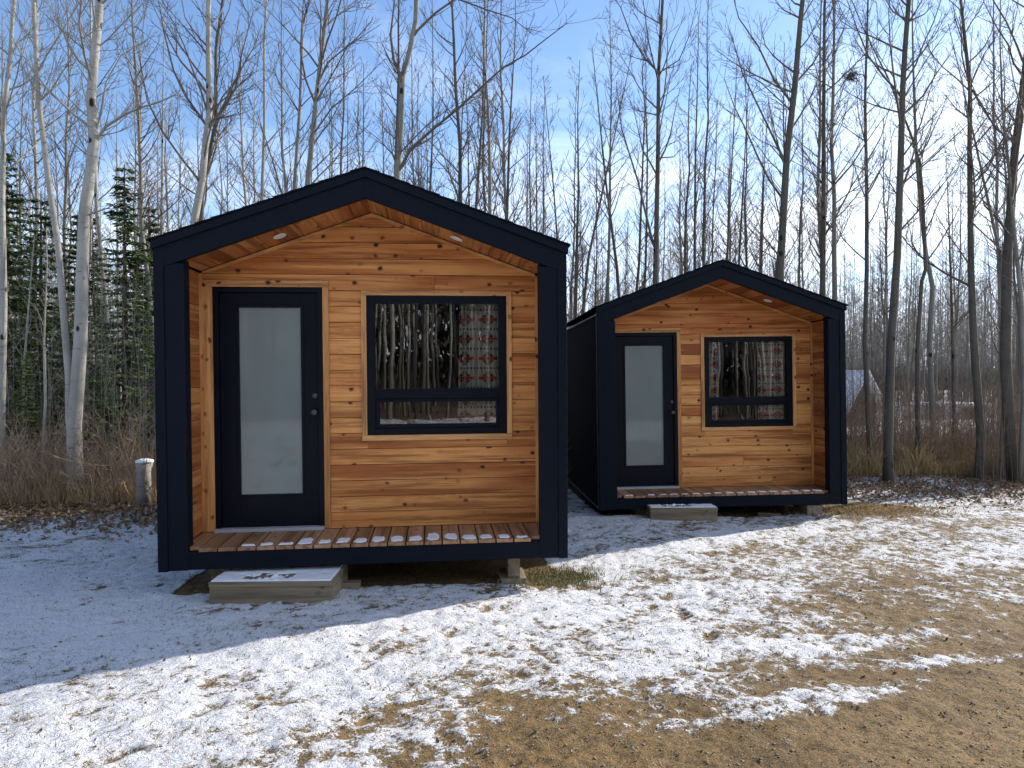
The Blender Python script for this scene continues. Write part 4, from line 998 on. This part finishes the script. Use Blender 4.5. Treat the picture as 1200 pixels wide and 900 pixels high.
leaves('fallen_leaves',9000,s_edge,.018,.04,41,'curled tan leaves lying along the forest edge',.04)
def s_leafyard(rg):
    while 1:
        Y=2.7+7.*rg.random()**.8; x=rg.uniform(-.78,.78)*Y
        if not inside(x,Y,-.05): return x,Y
leaves('fallen_leaves',1500,s_leafyard,.006,.014,42,'small brown leaves scattered over the snow and gravel',.004)
m=MB(); rg=random.Random(51); m.smooth=True
for k in range(9000):
    Y=2.6+5.5*rg.random()**1.3; x=rg.uniform(-.2,.78)*Y
    i=int(np.searchsorted(gx,x)); j=int(np.searchsorted(gy,Y))
    if COV[j,i]>.5 or inside(x,Y): continue
    s=.0025+.007*rg.random()**3; g=gh(x,Y)+s*.1; m.tone=rg.random()
    a,b,c=s*rg.uniform(.7,1.3),s*rg.uniform(.7,1.3),s*rg.uniform(.4,.8)
    m.add([(x-a,Y,g),(x,Y-b,g),(x+a,Y,g),(x,Y+b,g),(x+a*.1,Y,g+c),(x,Y,g-c)],[(0,1,4),(1,2,4),(2,3,4),(3,0,4),(1,0,5),(2,1,5),(3,2,5),(0,3,5)])
o=m.build('pebbles',M['stone']); tag(o,'small pebbles strewn over the bare gravel','pebbles',kind='stuff')
# woods on the other side of the yard, seen mirrored in the windows
m=MB(); rg=random.Random(61)
for k in range(330):
    Y=-rg.uniform(6,24); x=rg.uniform(-16,20); h=rg.uniform(7,12); r=rg.uniform(.035,.09); g=gh(x,Y)-.1
    m.mi=rg.choice((0,0,1)); m.smooth=True; m.tube([(x,Y,g),(x+rg.gauss(0,.1),Y,g+h*.3),(x+rg.gauss(0,.15),Y,g+h*.6),(x+rg.gauss(0,.2),Y,g+h)],[r,r*.85,r*.6,.01],6)
    m.mi=2
    for q in range(26):
        z=rg.uniform(.2,.97); az=rg.uniform(0,2*PI); l=rg.uniform(.5,1.8)*(1.2-z); bz=g+h*z
        m.tube([(x,Y,bz),(x+math.cos(az)*l*.5,Y+math.sin(az)*l*.5,bz+l*.4),(x+math.cos(az)*l*.8,Y+math.sin(az)*l*.8,bz+l)],[.012,.008,.003],3)
for k in range(2600):
    Y=-rg.uniform(7.5,20); x=rg.uniform(-16,20); h=rg.uniform(.4,1.6); g=gh(x,Y)-.05; m.mi=2; m.tube([(x,Y,g),(x+rg.gauss(0,.15),Y,g+h*.5),(x+rg.gauss(0,.35),Y,g+h)],[.012,.01,.004],3)
m.smooth=False
for k in range(34000):
    Y=-rg.uniform(17,27); x=rg.uniform(-24,28); z=-2+8.5*rg.random()**1.25*(1+.35*math.sin(x*.9)+.2*math.sin(x*2.3+1)); m.mi=rg.choice((2,3,3)); m.tone=rg.random()
    q=Vector((x,Y,z)); q1,q2,q3=[q+Vector((rg.gauss(0,.16),rg.gauss(0,.18),rg.gauss(0,.30))) for _ in range(3)]
    m.add([tuple(q1),tuple(q2),tuple(q3)],[(0,1,2)])
o=m.build('woods_opposite',[M['birch'],M['aspen'],M['twig'],M['needle_far']]); tag(o,'woods on the opposite side of the yard, mirrored in the cabin windows','woods',kind='stuff')
# ------------------------------------------------------------------ render hints
sc=bpy.context.scene; sc.cycles.max_bounces=7; sc.cycles.diffuse_bounces=3; sc.cycles.glossy_bounces=3; sc.cycles.transparent_max_bounces=8; sc.cycles.caustics_reflective=False; sc.cycles.caustics_refractive=False
